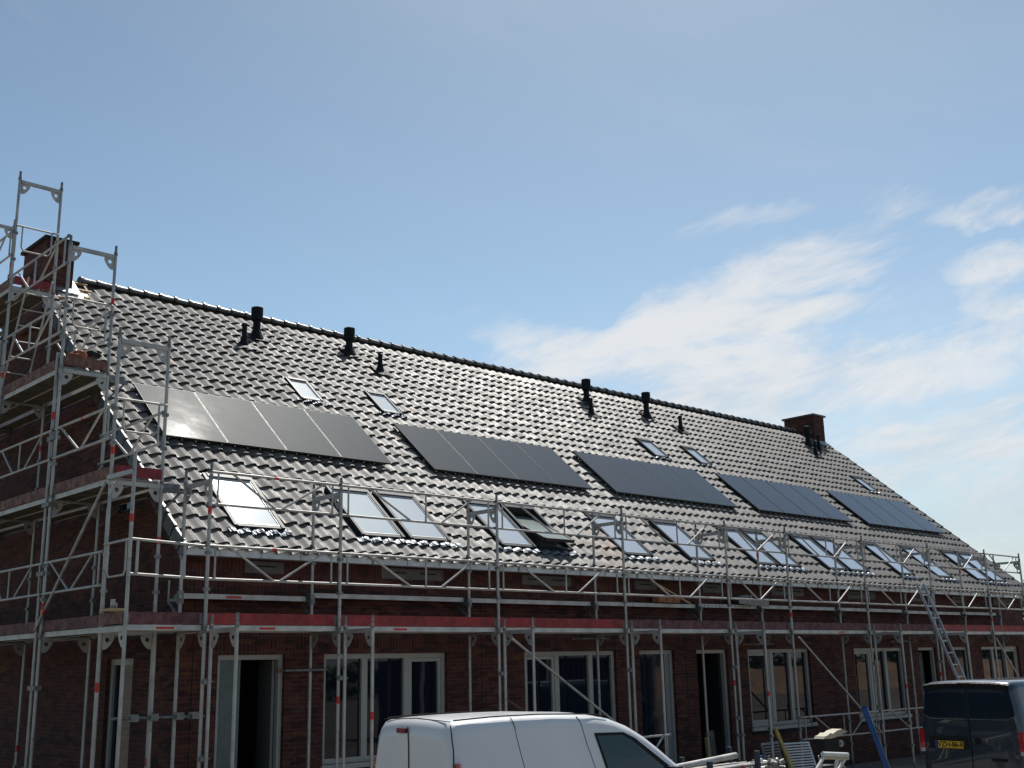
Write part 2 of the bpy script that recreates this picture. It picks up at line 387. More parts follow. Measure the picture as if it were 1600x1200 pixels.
ys = [0, .9, gwin[0], gwin[1], 3.5, 5, RY, 8.2, 10, 12, DEPTH]
for a, b in zip(ys[:-1], ys[1:]):
    if a == gwin[0]:
        gw.poly([(WX0, a, 3.9), (WX0, b, 3.9), (WX0, b, gwin[2]), (WX0, a, gwin[2])], 'brick')
        gw.poly([(WX0, a, gwin[3]), (WX0, b, gwin[3]), (WX0, b, rz_at(b)), (WX0, a, rz_at(a))], 'brick')
    else: gw.poly([(WX0, a, 3.9), (WX0, b, 3.9), (WX0, b, rz_at(b)), (WX0, a, rz_at(a))], 'brick')
for a, b, c, d in ((gwin[0], gwin[0], gwin[2], gwin[3]), (gwin[1], gwin[1], gwin[2], gwin[3])):
    gw.poly([(WX0, a, c), (WX0+.1, a, c), (WX0+.1, a, d), (WX0, a, d)], 'brick')
gw.poly([(WX0, gwin[0], gwin[2]), (WX0, gwin[1], gwin[2]), (WX0+.1, gwin[1], gwin[2]), (WX0+.1, gwin[0], gwin[2])], 'brick')
gw.poly([(WX0, gwin[0], gwin[3]), (WX0, gwin[1], gwin[3]), (WX0+.1, gwin[1], gwin[3]), (WX0+.1, gwin[0], gwin[3])], 'brick')
gw.build('gable_wall', house)
bw = MB()
for a, b in zip(ys[:-1], ys[1:]): bw.poly([(WX1, a, GZ), (WX1, b, GZ), (WX1, b, rz_at(b)), (WX1, a, rz_at(a))], 'brick')
bw.poly([(WX0, DEPTH, GZ), (WX1, DEPTH, GZ), (WX1, DEPTH, 3.9), (WX0, DEPTH, 3.9)], 'brick')
bw.build('rear_wall', house)
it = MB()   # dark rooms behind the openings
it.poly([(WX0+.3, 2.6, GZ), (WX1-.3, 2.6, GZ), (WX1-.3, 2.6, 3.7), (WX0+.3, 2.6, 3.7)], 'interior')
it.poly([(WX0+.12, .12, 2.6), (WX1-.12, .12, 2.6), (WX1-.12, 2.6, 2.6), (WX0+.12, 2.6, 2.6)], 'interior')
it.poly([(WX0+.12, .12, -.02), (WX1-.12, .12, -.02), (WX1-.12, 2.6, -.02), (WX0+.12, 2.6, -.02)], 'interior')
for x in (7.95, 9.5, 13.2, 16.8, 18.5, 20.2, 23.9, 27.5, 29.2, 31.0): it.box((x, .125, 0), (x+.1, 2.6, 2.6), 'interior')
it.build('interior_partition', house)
ej = MB()
for x in (7.745, 13.06, 18.50, 23.86, 29.25): ej.box((x-.006, -.003, GZ), (x+.006, .01, 3.2), 'slot')
ej.build('expansion_joint', house)

# vent stones under the eave
for x0, x1 in ((8.50, 9.15), (10.95, 12.21), (14.03, 15.27), (17.05, 17.70), (19.17, 19.80), (21.62, 22.88), (24.72, 25.98), (27.76, 28.42), (29.98, 30.6), (32.40, 33.68)):
    vs = MB(); vs.box((x0, -.012, 3.565), (x1, .03, 3.735), 'stone')
    n = 1 if x1-x0 < .9 else 2
    for k in range(n):
        c = x0+(x1-x0)*(k+.5)/n; vs.box((c-.17, -.016, 3.655), (c+.17, -.005, 3.675), 'slot')
    vs.build('vent_stone', house)

def window_unit(x0, x1, z0, z1, lights, y=.085, parent=house, sill=True):
    f = MB(); t = .075; fd = .06
    f.box((x0, y-.02, z1-t), (x1, y+fd, z1), 'frame_white'); f.box((x0, y-.02, z0), (x1, y+fd, z0+t), 'frame_white')
    f.box((x0, y-.02, z0+t), (x0+t, y+fd, z1-t), 'frame_white'); f.box((x1-t, y-.02, z0+t), (x1, y+fd, z1-t), 'frame_white')
    fo = f
    cuts = [x0+t] + [x0+(x1-x0)*c for c in lights] + [x1-t]
    for c in cuts[1:-1]: f.box((c-.055, y-.02, z0+t), (c+.055, y+fd, z1-t), 'frame_white')
    o = f.build('window', parent)
    spans = []
    for i in range(len(cuts)-1):
        a = cuts[i] + (.055 if i else 0); b = cuts[i+1] - (.055 if i < len(cuts)-2 else 0)
        spans.append((a, b))
        sash = (i == 0) if len(lights) > 1 and lights[0] > .34 else (i == len(cuts)-2)
        if sash:   # opening light: inner sash frame
            q = MB(); s_ = .06; yy = y+.0
            q.box((a+.005, yy-.008, z0+t+.005), (a+s_, yy+.035, z1-t-.005), 'frame_white'); q.box((b-s_, yy-.008, z0+t+.005), (b-.005, yy+.035, z1-t-.005), 'frame_white')
            q.box((a+s_, yy-.008, z1-t-s_), (b-s_, yy+.035, z1-t-.005), 'frame_white'); q.box((a+s_, yy-.008, z0+t+.005), (b-s_, yy+.035, z0+t+s_), 'frame_white')
            q.build('sash', o)
        p = MB(); yy = y+.03
        p.poly([(a, yy, z0+t), (b, yy, z0+t), (b, yy, z1-t), (a, yy, z1-t)], 'window_glass'); p.build('pane', o)
    if sill:
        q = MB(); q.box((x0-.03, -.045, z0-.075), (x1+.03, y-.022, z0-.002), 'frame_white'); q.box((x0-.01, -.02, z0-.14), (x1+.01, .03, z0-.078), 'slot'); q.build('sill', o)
    return o
for k, (a, b) in enumerate(WINS):
    window_unit(a, b, ZS, ZT, [(.33, .67), (.36, .73), (.40, .70), (.36, .66), (.34, .66)][k])
# a neutral curtain / leaf inside some doors
for k, (a, b) in enumerate(DOORS):
    f = MB(); t = .07
    f.box((a, .065, GZ+.02), (a+t, .15, ZT-t), 'frame_white'); f.box((b-t, .065, GZ+.02), (b, .15, ZT-t), 'frame_white'); f.box((a, .065, ZT-t), (b, .15, ZT), 'frame_white')
    o = f.build('door', house)
    if k == 0:
        q = MB(); q.box((a+t+.002, .07, 0), (a+.40, .115, ZT-t-.002), 'white_leaf_door'); q.build('side_panel', o)
        q = MB(); T = Matrix.Translation((b-t-.02, .17, 0)) @ Matrix.Rotation(R(78), 4, 'Z'); q.box((0, -.02, 0), (.62, .02, ZT-t-.01), 'door_panel', T); q.build('door_leaf', o)
    elif k in (1, 3):
        q = MB()
        if k == 1: q.box((a+t, .10, 0), (b-t-.16, .12, ZT-t), 'glass_dark')
        q.build('pane', o) if q.f else None
        q = MB(); n = 18; xs = np.linspace(a+.12, b-.22, n)
        for i in range(n-1):
            y0 = .30+.04*math.sin(i*1.7); y1 = .30+.04*math.sin((i+1)*1.7)
            q.poly([(xs[i], y0, 0), (xs[i+1], y1, 0), (xs[i+1], y1, 2.28), (xs[i], y0, 2.28)], 'curtain', True)
        if k == 3: q.build('curtain', o)
        else:
            qq = MB(); qq.box((b-t-.15, .08, 0), (b-t-.01, .13, ZT-t), 'door_panel'); qq.build('door_leaf', o)
            q.build('curtain', o)
    elif k == 2:
        q = MB(); T = Matrix.Translation((b-t-.02, .17, 0)) @ Matrix.Rotation(R(80), 4, 'Z'); q.box((0, -.02, 0), (.7, .02, ZT-t-.01), 'frame_dark', T); q.build('door_leaf', o)
    else:
        q = MB(); q.box((a+t, .09, 0), (b-t, .12, ZT-t), 'glass_dark'); q.build('pane', o)
# gable door and gable window
f = MB(); y0, y1 = gd[0], gd[1]; t = .09
f.box((WX0+.07, y0, GZ), (WX0+.15, y0+t, 2.39-t), 'frame_white'); f.box((WX0+.07, y1-t, GZ), (WX0+.15, y1, 2.39-t), 'frame_white'); f.box((WX0+.07, y0, 2.39-t), (WX0+.15, y1, 2.39), 'frame_white')
o = f.build('door', house)
f = MB(); f.poly([(WX0+.11, y0+t, GZ), (WX0+.11, y1-t, GZ), (WX0+.11, y1-t, 2.39-t), (WX0+.11, y0+t, 2.39-t)], 'window_glass'); f.build('pane', o)
f = MB(); a, b, c, d = gwin; t = .05
f.box((WX0+.04, a, c), (WX0+.1, b, c+t), 'frame_dark'); f.box((WX0+.04, a, d-t), (WX0+.1, b, d), 'frame_dark'); f.box((WX0+.04, a, c+t), (WX0+.1, a+t, d-t), 'frame_dark'); f.box((WX0+.04, b-t, c+t), (WX0+.1, b, d-t), 'frame_dark')
o = f.build('window', house)
f = MB(); f.poly([(WX0+.07, a, c), (WX0+.07, b, c), (WX0+.07, b, d), (WX0+.07, a, d)], 'window_glass'); f.build('pane', o)

# ------------------------------------------------------------------ roof openings
LOW = [(8.30, 9.16), (10.56, 11.42), (11.53, 12.40), (13.56, 14.40), (14.50, 15.36), (16.80, 17.65), (18.81, 19.67), (21.18, 21.96), (22.05, 22.87),
       (24.04, 24.86), (24.98, 25.86), (27.33, 28.10), (29.34, 30.16), (31.60, 32.43), (32.55, 33.42)]
UPW = [(11.63, 12.13), (13.56, 14.08), (22.14, 22.70), (23.99, 24.50), (32.50, 33.0)]
HOLES = [(a-.05, b+.05, .50, 1.95) for a, b in LOW] + [(a-.05, b+.05, 5.18, 6.08) for a, b in UPW]
CH = [(7.46, 8.0), (33.56, 34.20)]; CHY = (6.03, 7.20)
HOLES += [(a-.02, b+.02, (CHY[0]-EY)/CT-.02, 10) for a, b in CH]
HOLES += [(7.3, 8.32, 8.02, 10), (8.32, 8.46, 8.42, 10)]   # tiles not yet laid beside the left chimney
WV = .2365; GA = .335
U = np.array([0, .06, .16, .30, .45, .57, .63, .68, .72, .77, .84, .90, .95, 1.0]); Hh = np.array([.004, .0, .003, .015, .032, .044, .048, .049, .041, .048, .046, .037, .019, .005])
def tile_mesh(x0, x1, rows, holes, name, parent):
    ncol = int(round((x1-x0)/WV)); V = []; F = []; TINT = []; RUST = []; MI = []
    nu = len(U)
    for k in range(rows):
        s0 = .10 + GA*k - .005 if k else -.03
        s0 = GA*k + .085 - GA if k else -.06
        s1 = GA*k + .085 + .03
        if k == rows-1: s1 = min(s1, RL-.02)
        for c in range(ncol):
            xc = x0 + (c+.5)*WV; sc = (s0+s1)/2
            if any(a < xc < b and e < sc < f_ for a, b, e, f_ in holes): continue
            dz, ds, rz_ = rng.normal(0, .0024), rng.normal(0, .006), rng.normal(0, .010); tilt = rng.normal(0, .005)
            x = x0 + c*WV + U*WV*1.03; base = len(V)
            for (sv, lift, hs) in ((s0+.075, .004, .62), (s0+.004, .024, 1.0), (s0, .040, 1.0), (s0+.05, .037, 1.0), (s1, .004, .92)):
                for i in range(nu):
                    hh = Hh[i]*hs + lift + dz + tilt*(U[i]-.5)
                    V.append(tuple(RP(x[i], sv + ds + rz_*(U[i]-.5), hh)))
            tv = min(1, max(0, rng.normal(.5, .30))); ru = 1.0 if rng.rand() < .008 or (16.0 < xc < 16.75 and .2 < sc < 1.3 and rng.rand() < .6) else 0.0
            for r_ in range(4):
                for i in range(nu-1):
                    a = base + r_*nu + i; F.append((a, a+1, a+1+nu, a+nu)); TINT.append(tv); RUST.append(ru)
    me = bpy.data.meshes.new(name); o0 = wloc(parent)
    V = np.array(V) - np.array(o0)
    me.from_pydata(V.tolist(), [], F)
    me.materials.append(MATS['tile'])
    me.polygons.foreach_set('use_smooth', [True]*len(F))
    for nm_, arr in (('tint', TINT), ('rust', RUST)):
        at = me.attributes.new(nm_, 'FLOAT', 'FACE'); at.data.foreach_set('value', arr)
    # lip edges sharp
    o = bpy.data.objects.new(name, me); COL.objects.link(o); o.parent = parent
    import bmesh
    bm = bmesh.new(); bm.from_mesh(me)
    for e in bm.edges:
        if len(e.link_faces) == 2 and e.calc_face_angle(0) > R(40): e.smooth = False
    bm.to_mesh(me); bm.free()
    return o
tile_mesh(XL, XR, 27, HOLES, 'roof', house)
# underlay below the tiles (cut out round the chimneys), the rear slope, the bare patch beside the left chimney
ul = MB()
wall_with_openings(ul, XL+.04, XR-.04, 0, RL, [(LOW[4][0]+.02, LOW[4][1]-.02, .54, 1.9)], lambda u, z, d: RP(u, z, -.05-d), 'soffit', .4)
ul.build('roof_underlay', house)
rs = MB()
def RB(x, s, n=0.0): p = RP(x, s, n); return Vector((p.x, DEPTH-p.y, p.z))
for k in range(27):
    a, b = GA*k-.05, GA*(k+1)-.03
    rs.poly([RB(XL, a, .05), RB(XR, a, .05), RB(XR, min(b, RL), .02), RB(XL, min(b, RL), .02)], 'tile_plain')
rs.poly([RB(XL+.02, 0, -.05), RB(XR-.02, 0, -.05), RB(XR-.02, RL, -.05), RB(XL+.02, RL, -.05)], 'soffit')
rs.build('rear_roof_slope', house)
bp = MB()
bp.poly([RP(7.6, 7.9, -.02), RP(8.44, 7.9, -.02), RP(8.44, 8.6, -.02), RP(7.6, 8.6, -.02)], 'membrane')
bp.poly([RP(7.6, 7.95, .03), RP(8.1, 7.98, .02), RP(8.2, 8.30, .05), RP(7.7, 8.3, .03)], 'membrane')
for s_ in (7.98, 8.32, 8.66, 8.98): bp.bar(RP(7.42, s_, .0), RP(8.46, s_+.01, .0), .05, .035, 'wood', (0, -ST, CT))
for x in (7.62, 8.05, 8.40): bp.bar(RP(x, 7.9, -.012), RP(x, 9.08, -.012), .04, .02, 'wood', (0, -ST, CT))
bp.bar(RP(7.45, 7.92, .03), RP(8.2, 8.05, .05), .02, .09, 'wood', (0, -ST, CT))
bp.build('bare_batten_patch', house)
for xx, hw in ((XL-.012, .018), (XR+.016, .018)):
    vg = MB()
    for k in range(24):
        s0 = GA*k+.085-GA if k else -.06; s1 = GA*k+.115
        P = [RP(xx+dx, s, n) for dx in (-hw, hw) for s, n in ((s0, -.13), (s0, .088), (s1, .062), (s1, -.14))]
        i = len(vg.v); vg.v += [tuple(p) for p in P]; kk = vg.mi('tile_plain')
        for f in ((0,1,2,3),(7,6,5,4),(0,4,5,1),(1,5,6,2),(2,6,7,3),(3,7,4,0)): vg.f.append(tuple(i+j for j in f)); vg.m.append(kk); vg.sm.append(False)
    vg.build('verge_tiles', house)
rd = MB(); L = .333; n = int((XR-8.36)/L)
for k in range(n+1):
    x0 = 8.36 + k*L; x1 = min(x0+L+.03, XR+.02)
    if 33.3 < x0 < 34.1: continue
    segs = 9
    for (xa, xb, ra, rb) in ((x0, x1, .125, .11), (x0-.012, x0+.045, .142, .142)):
        j = rng.normal(0, .003)
        for a in range(segs):
            t0, t1 = R(-15)+R(210)*a/segs, R(-15)+R(210)*(a+1)/segs
            q = lambda x, r, t: (x, RY+r*math.cos(t), RZ-.035+j+r*.85*math.sin(t))
            rd.poly([q(xa, ra, t0), q(xb, rb, t0), q(xb, rb, t1), q(xa, ra, t1)], 'tile_plain', True)
        for (xx, r) in ((xa, ra),): rd.poly([(xx, RY+r*math.cos(R(-15)+R(210)*a/segs), RZ-.035+j+r*.85*math.sin(R(-15)+R(210)*a/segs)) for a in range(segs+1)], 'tile_plain')
rd.build('ridge_tiles', house)
gt = MB()
for y0, y1, z0, z1 in ((EY-.012, EY, 3.745, 3.84), (EY, EY+.14, 3.745, 3.757), (EY+.128, EY+.14, 3.757, 3.85)): gt.box((7.36, y0, z0), (34.4, y1, z1), 'zinc')
gt.box((7.36, EY-.022, 3.832), (34.4, EY-.008, 3.852), 'zinc'); gt.box((7.35, EY, 3.757), (7.362, EY+.14, 3.84), 'zinc')
for x in np.arange(7.9, 34.3, .66): gt.box((x, EY-.026, 3.75), (x+.025, EY-.0125, 3.853), 'zinc')
for x in (10.5, 13.6, 16.7, 19.8, 22.9, 26, 29.1, 32.2): gt.box((x, EY-.017, 3.741), (x+.05, EY-.0128, 3.846), 'galv_dark')
gt.build('gutter', house)
sf = MB(); sf.box((7.50, EY+.15, 3.80), (34.22, .02, 3.835), 'soffit'); sf.build('soffit', house)

def skylight(x0, x1, s0, s1, opened=False, small=False):
    f = MB(); t = .06 if not small else .045; hF = .105
    def rb(a, b, c, d, n0, n1, m):   # box in roof coordinates
        P = [RP(x, s, n) for n in (n0, n1) for x, s in ((a, c), (b, c), (b, d), (a, d))]
        i = len(f.v); f.v += [tuple(p) for p in P]; k = f.mi(m)
        for q in ((0,3,2,1),(4,5,6,7),(0,1,5,4),(1,2,6,5),(2,3,7,6),(3,0,4,7)): f.f.append(tuple(i+j for j in q)); f.m.append(k); f.sm.append(False)
    rb(x0, x0+t, s0, s1, -.02, hF, 'frame_dark'); rb(x1-t, x1, s0, s1, -.02, hF, 'frame_dark')
    rb(x0+t, x1-t, s0, s0+t, -.02, hF-.015, 'frame_dark'); rb(x0+t, x1-t, s1-t*1.6, s1, -.02, hF+.012, 'frame_dark')
    # gutter flashing at both sides and over the top; leftmost one paler, sun glare painted in
    fl = 'galv_dark' if x0 < 9 or small else 'frame_dark'; rb(x0-.085, x0, s0-.02, s1+.10, .0, .028, fl); rb(x1, x1+.085, s0-.02, s1+.10, .0, .028, fl); rb(x0, x1, s1, s1+.10, .0, .03, fl)
    o = f.build('skylight', house)
    # pleated apron on the tiles below
    a = MB(); xs = np.arange(x0-.12, x1+.121, .0185); uu = ((xs-XL)/WV) % 1.0; hh = np.interp(uu, U, Hh)
    ss = [(s0+.005, .5, .03), (s0-.05, .9, .048), (s0-.105, 1, .05), (s0-.15, 1, .046)] if not small else [(s0+.005, .6, .03), (s0-.05, 1, .05), (s0-.10, 1, .046)]
    grid = [[RP(x, s+rng.normal(0, .003), h_*kf + lf + rng.normal(0, .0035)) for x, h_ in zip(xs, hh)] for s, kf, lf in ss]
    for r_ in range(len(ss)-1):
        for i in range(len(xs)-1): a.poly([grid[r_][i], grid[r_+1][i], grid[r_+1][i+1], grid[r_][i+1]], 'lead')
    a.build('apron_flashing', o)
    p = MB(); e = .07 if not small else .05
    A = [(x0+e, s0+e), (x1-e, s0+e), (x1-e, s1-e*1.5), (x0+e, s1-e*1.5)]
    if not opened:
        # light inner sash edge and the pane
        P = [RP(x, s, .083) for x, s in A]; p.poly(P, 'roof_glass'); p.build('pane', o)
        q = MB(); w_ = .018
        for (a_, b_) in zip(A, A[1:]+A[:1]): q.bar(RP(*a_, .088), RP(*b_, .088), w_*.7, .012, 'zinc', (0, -ST, CT))
        q.build('sash', o)
    else:
        sc = (s0+s1)/2; ang = R(15)
        def rot(x, s, n):
            ds = s-sc; dn = n-.083
            return RP(x, sc+ds*math.cos(ang)+dn*math.sin(ang)*1, .083-ds*math.sin(ang)+dn*math.cos(ang))
        q = MB()
        e2 = .06
        B = [(x0+e2, s0+.03), (x1-e2, s0+.03), (x1-e2, s1-.1), (x0+e2, s1-.1)]
        nrm = (rot(0, sc, 1.083)-rot(0, sc, .083))
        for (a_, b_) in zip(B, B[1:]+B[:1]): q.bar(rot(*a_, .075), rot(*b_, .075), .06, .06, 'frame_dark', nrm)
        q.build('sash', o)
        p.poly([rot(x, s, .095) for x, s in B], 'glass_green'); p.build('pane', o)
        q = MB(); q.poly([RP(x0+.02, s0+.02, -.44), RP(x1-.02, s0+.02, -.44), RP(x1-.02, s1-.02, -.44), RP(x0+.02, s1-.02, -.44)], 'slot'); q.build('opening', o)
        q = MB(); q.poly([RP(x, s, .035) for x, s in ((x0+.06, s0+.06), (x1-.06, s0+.06), (x1-.06, sc-.05), (x0+.06, sc-.05))], 'glass_green'); q.build('lower_pane', o)
mat('glass_green', (.22, .27, .25), .25, .15, spec=.5)
for i, (a, b) in enumerate(LOW): skylight(a, b, .52, 1.92, opened=(i == 4))
for a, b in UPW: skylight(a, b, 5.22, 6.04, small=True)

# chimneys
for (a, b) in CH:
    c = MB(); z0 = 8.6; z1 = 10.27
    c.box((a, CHY[0], z0), (b, CHY[1], z1), 'brick')
    o = c.build('chimney', house)
    q = MB(); q.box((a-.06, CHY[0]-.06, z1), (b+.06, CHY[1]+.06, z1+.06), 'slot' if a < 10 else 'tile_plain'); q.build('chimney_cap', o)
    q = MB(); s0 = (CHY[0]-EY)/CT
    for (xa, xb, sa, sb) in ((a-.12, b+.10, s0-.16, s0-.0), (b+.002, b+.12, s0-.1, RL)):
        if a < 10 and xa < 7.4: xa = 7.42
        q.poly([RP(xa, sa, .085), RP(xb, sa, .085), RP(xb, sb, .095), RP(xa, sb, .095)], 'lead')
    q.box((a-.004, CHY[0]-.004, 9.0), (b+.004, CHY[1], 9.42 if a > 10 else 9.32), 'lead')
    q.build('flashing', o)
# vent pipes
def vent(x, s, h, big):
    v = MB(); b = RP(x, s, .03); top = b + Vector((0, 0, h))
    r = .078 if big else .052
    T = Matrix.Translation(RP(x, s, .05)) @ Matrix.Rotation(TH, 4, 'X')
    v.box((-.20, -.21, -.03), (.20, .20, .035), 'black_plastic', T)
    v.tube(RP(x, s-.02, .0), b+Vector((0, 0, .17)), r*2.2, 'black_plastic', 16, r*1.15)
    v.tube(b, top, r, 'black_plastic', 18)
    if big:
        v.tube(top-Vector((0, 0, .27)), top, .124, 'black_plastic', 20); v.tube(top-Vector((0, 0, .32)), top-Vector((0, 0, .27)), r, 'black_plastic', 20, .124)
        for zz_ in (.05, .10, .15): v.tube(top-Vector((0, 0, zz_)), top-Vector((0, 0, zz_-.012)), .1275, 'slot', 20)
        v.tube(top-Vector((0, 0, .002)), top+Vector((0, 0, .012)), .126, 'black_plastic', 20, .10)
    else:
        v.tube(b+Vector((0, 0, .15)), b+Vector((0, 0, .19)), r*1.3, 'black_plastic', 16); v.tube(top-Vector((0, 0, .03)), top, r*1.12, 'black_plastic', 16)
    v.build('vent_pipe', house)
for a in ((11.29, 7.38, .47, 0), (11.81, 7.93, .66, 1), (14.24, 8.06, .60, 1), (14.71, 7.34, .42, 0), (21.88, 7.90, .66, 1), (21.43, 7.15, .46, 0), (24.19, 7.73, .72, 1), (25.17, 7.20, .45, 0), (32.66, 8.03, .64, 1), (32.18, 7.31, .45, 0), (32.95, 7.75, .52, 0)): vent(*a)

# ------------------------------------------------------------------ solar arrays (things of their own, on rails above the tiles)
ORD = ['leftmost row, with sun glare', 'above the tilted-open skylight', 'middle one of five rows', 'second from the right', 'rightmost and farthest']
for k, x0 in enumerate((8.0, 13.47, 18.60, 23.90, 29.12)):
    PW = [1.12, 1.10, 1.11, 1.10, 1.11][k]; s0, s1 = 2.90, 4.60
    a = thing('solar_panel_array', 'row of four dark solar panels on the roof, ' + ORD[k], 'solar panels', RP(x0, s0, 0), 'solar panel rows on the roof')
    for i in range(4):
        p = MB(); xa = x0+i*PW+.008; xb = xa+PW-.016
        def rb(a_, b_, c, d, n0, n1, m):
            P = [RP(x, s, n) for n in (n0, n1) for x, s in ((a_, c), (b_, c), (b_, d), (a_, d))]
            j = len(p.v); p.v += [tuple(q) for q in P]; kk = p.mi(m)
            for q in ((0,3,2,1),(4,5,6,7),(0,1,5,4),(1,2,6,5),(2,3,7,6),(3,0,4,7)): p.f.append(tuple(j+z for z in q)); p.m.append(kk); p.sm.append(False)
        # body coordinates are local to the panel so the cell lines run across it
        rb(xa, xb, s0, s1, .115, .150, 'frame_dark')
        po = p.build('solar_panel', a)
        g_ = MB(); e = .012
        g_.poly([(0, 0, 0), (xb-xa-2*e, 0, 0), (xb-xa-2*e, s1-s0-2*e, 0), (0, s1-s0-2*e, 0)], 'solar')
        go_ = g_.build('cell_glass', po, world=False); go_.location = RP(xa+e, s0+e, .1525) - wloc(a); go_.rotation_euler = (TH, 0, 0)
    if k < 3:
        for i in range(1, 4):
            gp = MB(); gp.bar(RP(x0+i*PW, s0+.01, .1515), RP(x0+i*PW, s1-.01, .1515), .009, .006, 'galv_dark', (0, -ST, CT)); gp.build('sunlit_edge_strip', a)  # metal strips added in the gaps in place of sunlit silver frame edges
    rl = MB()
    for s in (s0+.35, s1-.35): rl.bar(RP(x0-.03, s, .095), RP(x0+4*PW+.03, s, .095), .04, .035, 'galv_dark', (0, -ST, CT))
    for x in np.arange(x0+.2, x0+4*PW, .8):
        for s in (s0+.35, s1-.35): rl.bar(RP(x, s-.05, .04), RP(x, s+.05, .075), .04, .02, 'galv', (0, -ST, CT))
    rl.build('mounting_rail', a)
    bd = MB()    # pale birds-guard studs under the front edge
    for x in np.arange(x0+.1, x0+4*PW, WV): 
        bd.bar(RP(x, s0+.03, .07), RP(x, s0+.06, .11), .02, .02, 'zinc', (0, -ST, CT))
    bd.build('clip_row', a)

# ------------------------------------------------------------------ scaffolding
PR = .0242
def gusset(m, x, z, sx, ax='y', y=0.0):
    """perforated corner plate between post (at coordinate x along ax) and the transom"""
    pts = [(0, 0), (.165, 0), (.165, -.05), (.115, -.135), (.05, -.20), (0, -.20)]
    hole = [(.055, -.05), (.125, -.05), (.055, -.13)]
    t = .006
    def q(a, b, d):
        a = x+sx*(a+.02)
        return (d, a, z+b) if ax == 'y' else (a, d, z+b)
    # plate built as strips around one round opening
    out = [Vector((a, b, 0)) for a, b in pts]; n = 16; c = Vector((.068, -.07, 0)); r = .030
    ring = [c+Vector((math.cos(2*math.pi*k/n), math.sin(2*math.pi*k/n), 0))*r for k in range(n)]
    def hit(ang):
        d = Vector((math.cos(ang), math.sin(ang), 0)); best = None
        for a_, b_ in zip(out, out[1:]+out[:1]):
            e = b_-a_; den = d.x*e.y-d.y*e.x
            if abs(den) < 1e-9: continue
            tt = ((a_.x-c.x)*e.y-(a_.y-c.y)*e.x)/den; uu = ((a_.x-c.x)*d.y-(a_.y-c.y)*d.x)/den
            if tt > 0 and -1e-6 <= uu <= 1+1e-6 and (best is None or tt < best): best = tt
        return c+d*(best or .05)
    oring = [hit(2*math.pi*k/n) for k in range(n)]
    for k in range(n):
        a_, b_, c_, d_ = ring[k], ring[(k+1) % n], oring[(k+1) % n], oring[k]
        for s_ in (-t/2, t/2): m.poly([q(v.x, v.y, y+s_) for v in (a_, b_, c_, d_)], 'galv')
        m.poly([q(d_.x, d_.y, y-t/2), q(c_.x, c_.y, y-t/2), q(c_.x, c_.y, y+t/2), q(d_.x, d_.y, y+t/2)], 'galv')
def frame_mesh(h, ext=.18, ax='y', w_=.726, tapes=(), base=False):
    """one frame, local: outer post at 0, inner post at +w_ along ax; from z 0 to h"""
    m = MB()
    for k, a in enumerate((0, w_)):
        P = (lambda z, a=a: (0, a, z)) if ax == 'y' else (lambda z, a=a: (a, 0, z))
        z0 = .12 if base else 0
        m.tube(P(z0), P(h+ext-.12), PR, 'galv', 12); m.tube(P(h+ext-.12), P(h+ext), PR-.004, 'galv_dark', 10)
        if base:
            m.tube(P(0), P(.3), .017, 'galv_dark', 8); x, y, _ = P(0); m.box((x-.07, y-.07, -.0), (x+.07, y+.07, .01), 'galv_dark'); m.tube(P(.11), P(.15), .04, 'galv_dark', 8)
        for zc in (.50, .98):   # wedge boxes that take the guardrails
            if h > zc+.3:
                x, y, _ = P(0); m.box((x-.035, y-.035, zc-.02), (x+.035, y+.035, zc+.025), 'galv_dark')
        for (kk, zt_) in tapes:
            if kk == k: m.tube(P(zt_), P(zt_+.10), PR+.002, 'tape_red', 12)
        m.tube(P(h-.005), P(h+.045), PR+.006, 'galv_dark', 10)
    a, b = ((0, PR, h-.03), (0, w_-PR, h-.03)) if ax == 'y' else ((PR, 0, h-.03), (w_-PR, 0, h-.03))
    m.bar(a, b, .045, .06, 'galv')
    gusset(m, 0, h-.055, 1, ax); gusset(m, w_, h-.055, -1, ax)
    return m
def truss_mesh(L, h=.44, short=False, flip=False, tape=False):
    """two-chord guardrail along +x, top chord at z 0"""
    m = MB(); r = .0175
    m.tube((0, 0, 0), (L, 0, 0), r+.002, 'galv', 10); m.tube((0, 0, -h), (L, 0, -h), r+.001, 'galv', 10)
    vs = (.06, .94) if short else (.05, .525, .95)
    for v_ in vs: m.tube((v_*L, 0, 0), (v_*L, 0, -h), r-.003, 'galv', 8)
    dg = ((.16, .49), (.88, .53)) if short else ((.17, .43), (.84, .62))
    for a, b in dg: m.tube((a*L, 0, 0), (b*L, 0, -h), r-.001, 'galv', 8)
    if tape: m.tube((L*.47, 0, 0), (L*.47+.07, 0, 0), r+.0035, 'tape_red', 10)
    for x in (0, L): m.box((x-.03, -.02, -.02), (x+.03, .02, .02), 'galv_dark'); m.box((x-.03, -.02, -h-.02), (x+.03, .02, -h+.02), 'galv_dark')
    return m
def board_mesh(L, mt):
    m = MB(); m.box((.04, -.015, 0), (L-.04, .015, .15), mt); m.box((.0, -.017, .01), (.06, .017, .14), 'galv_dark'); m.box((L-.06, -.017, .01), (L, .017, .14), 'galv_dark'); return m
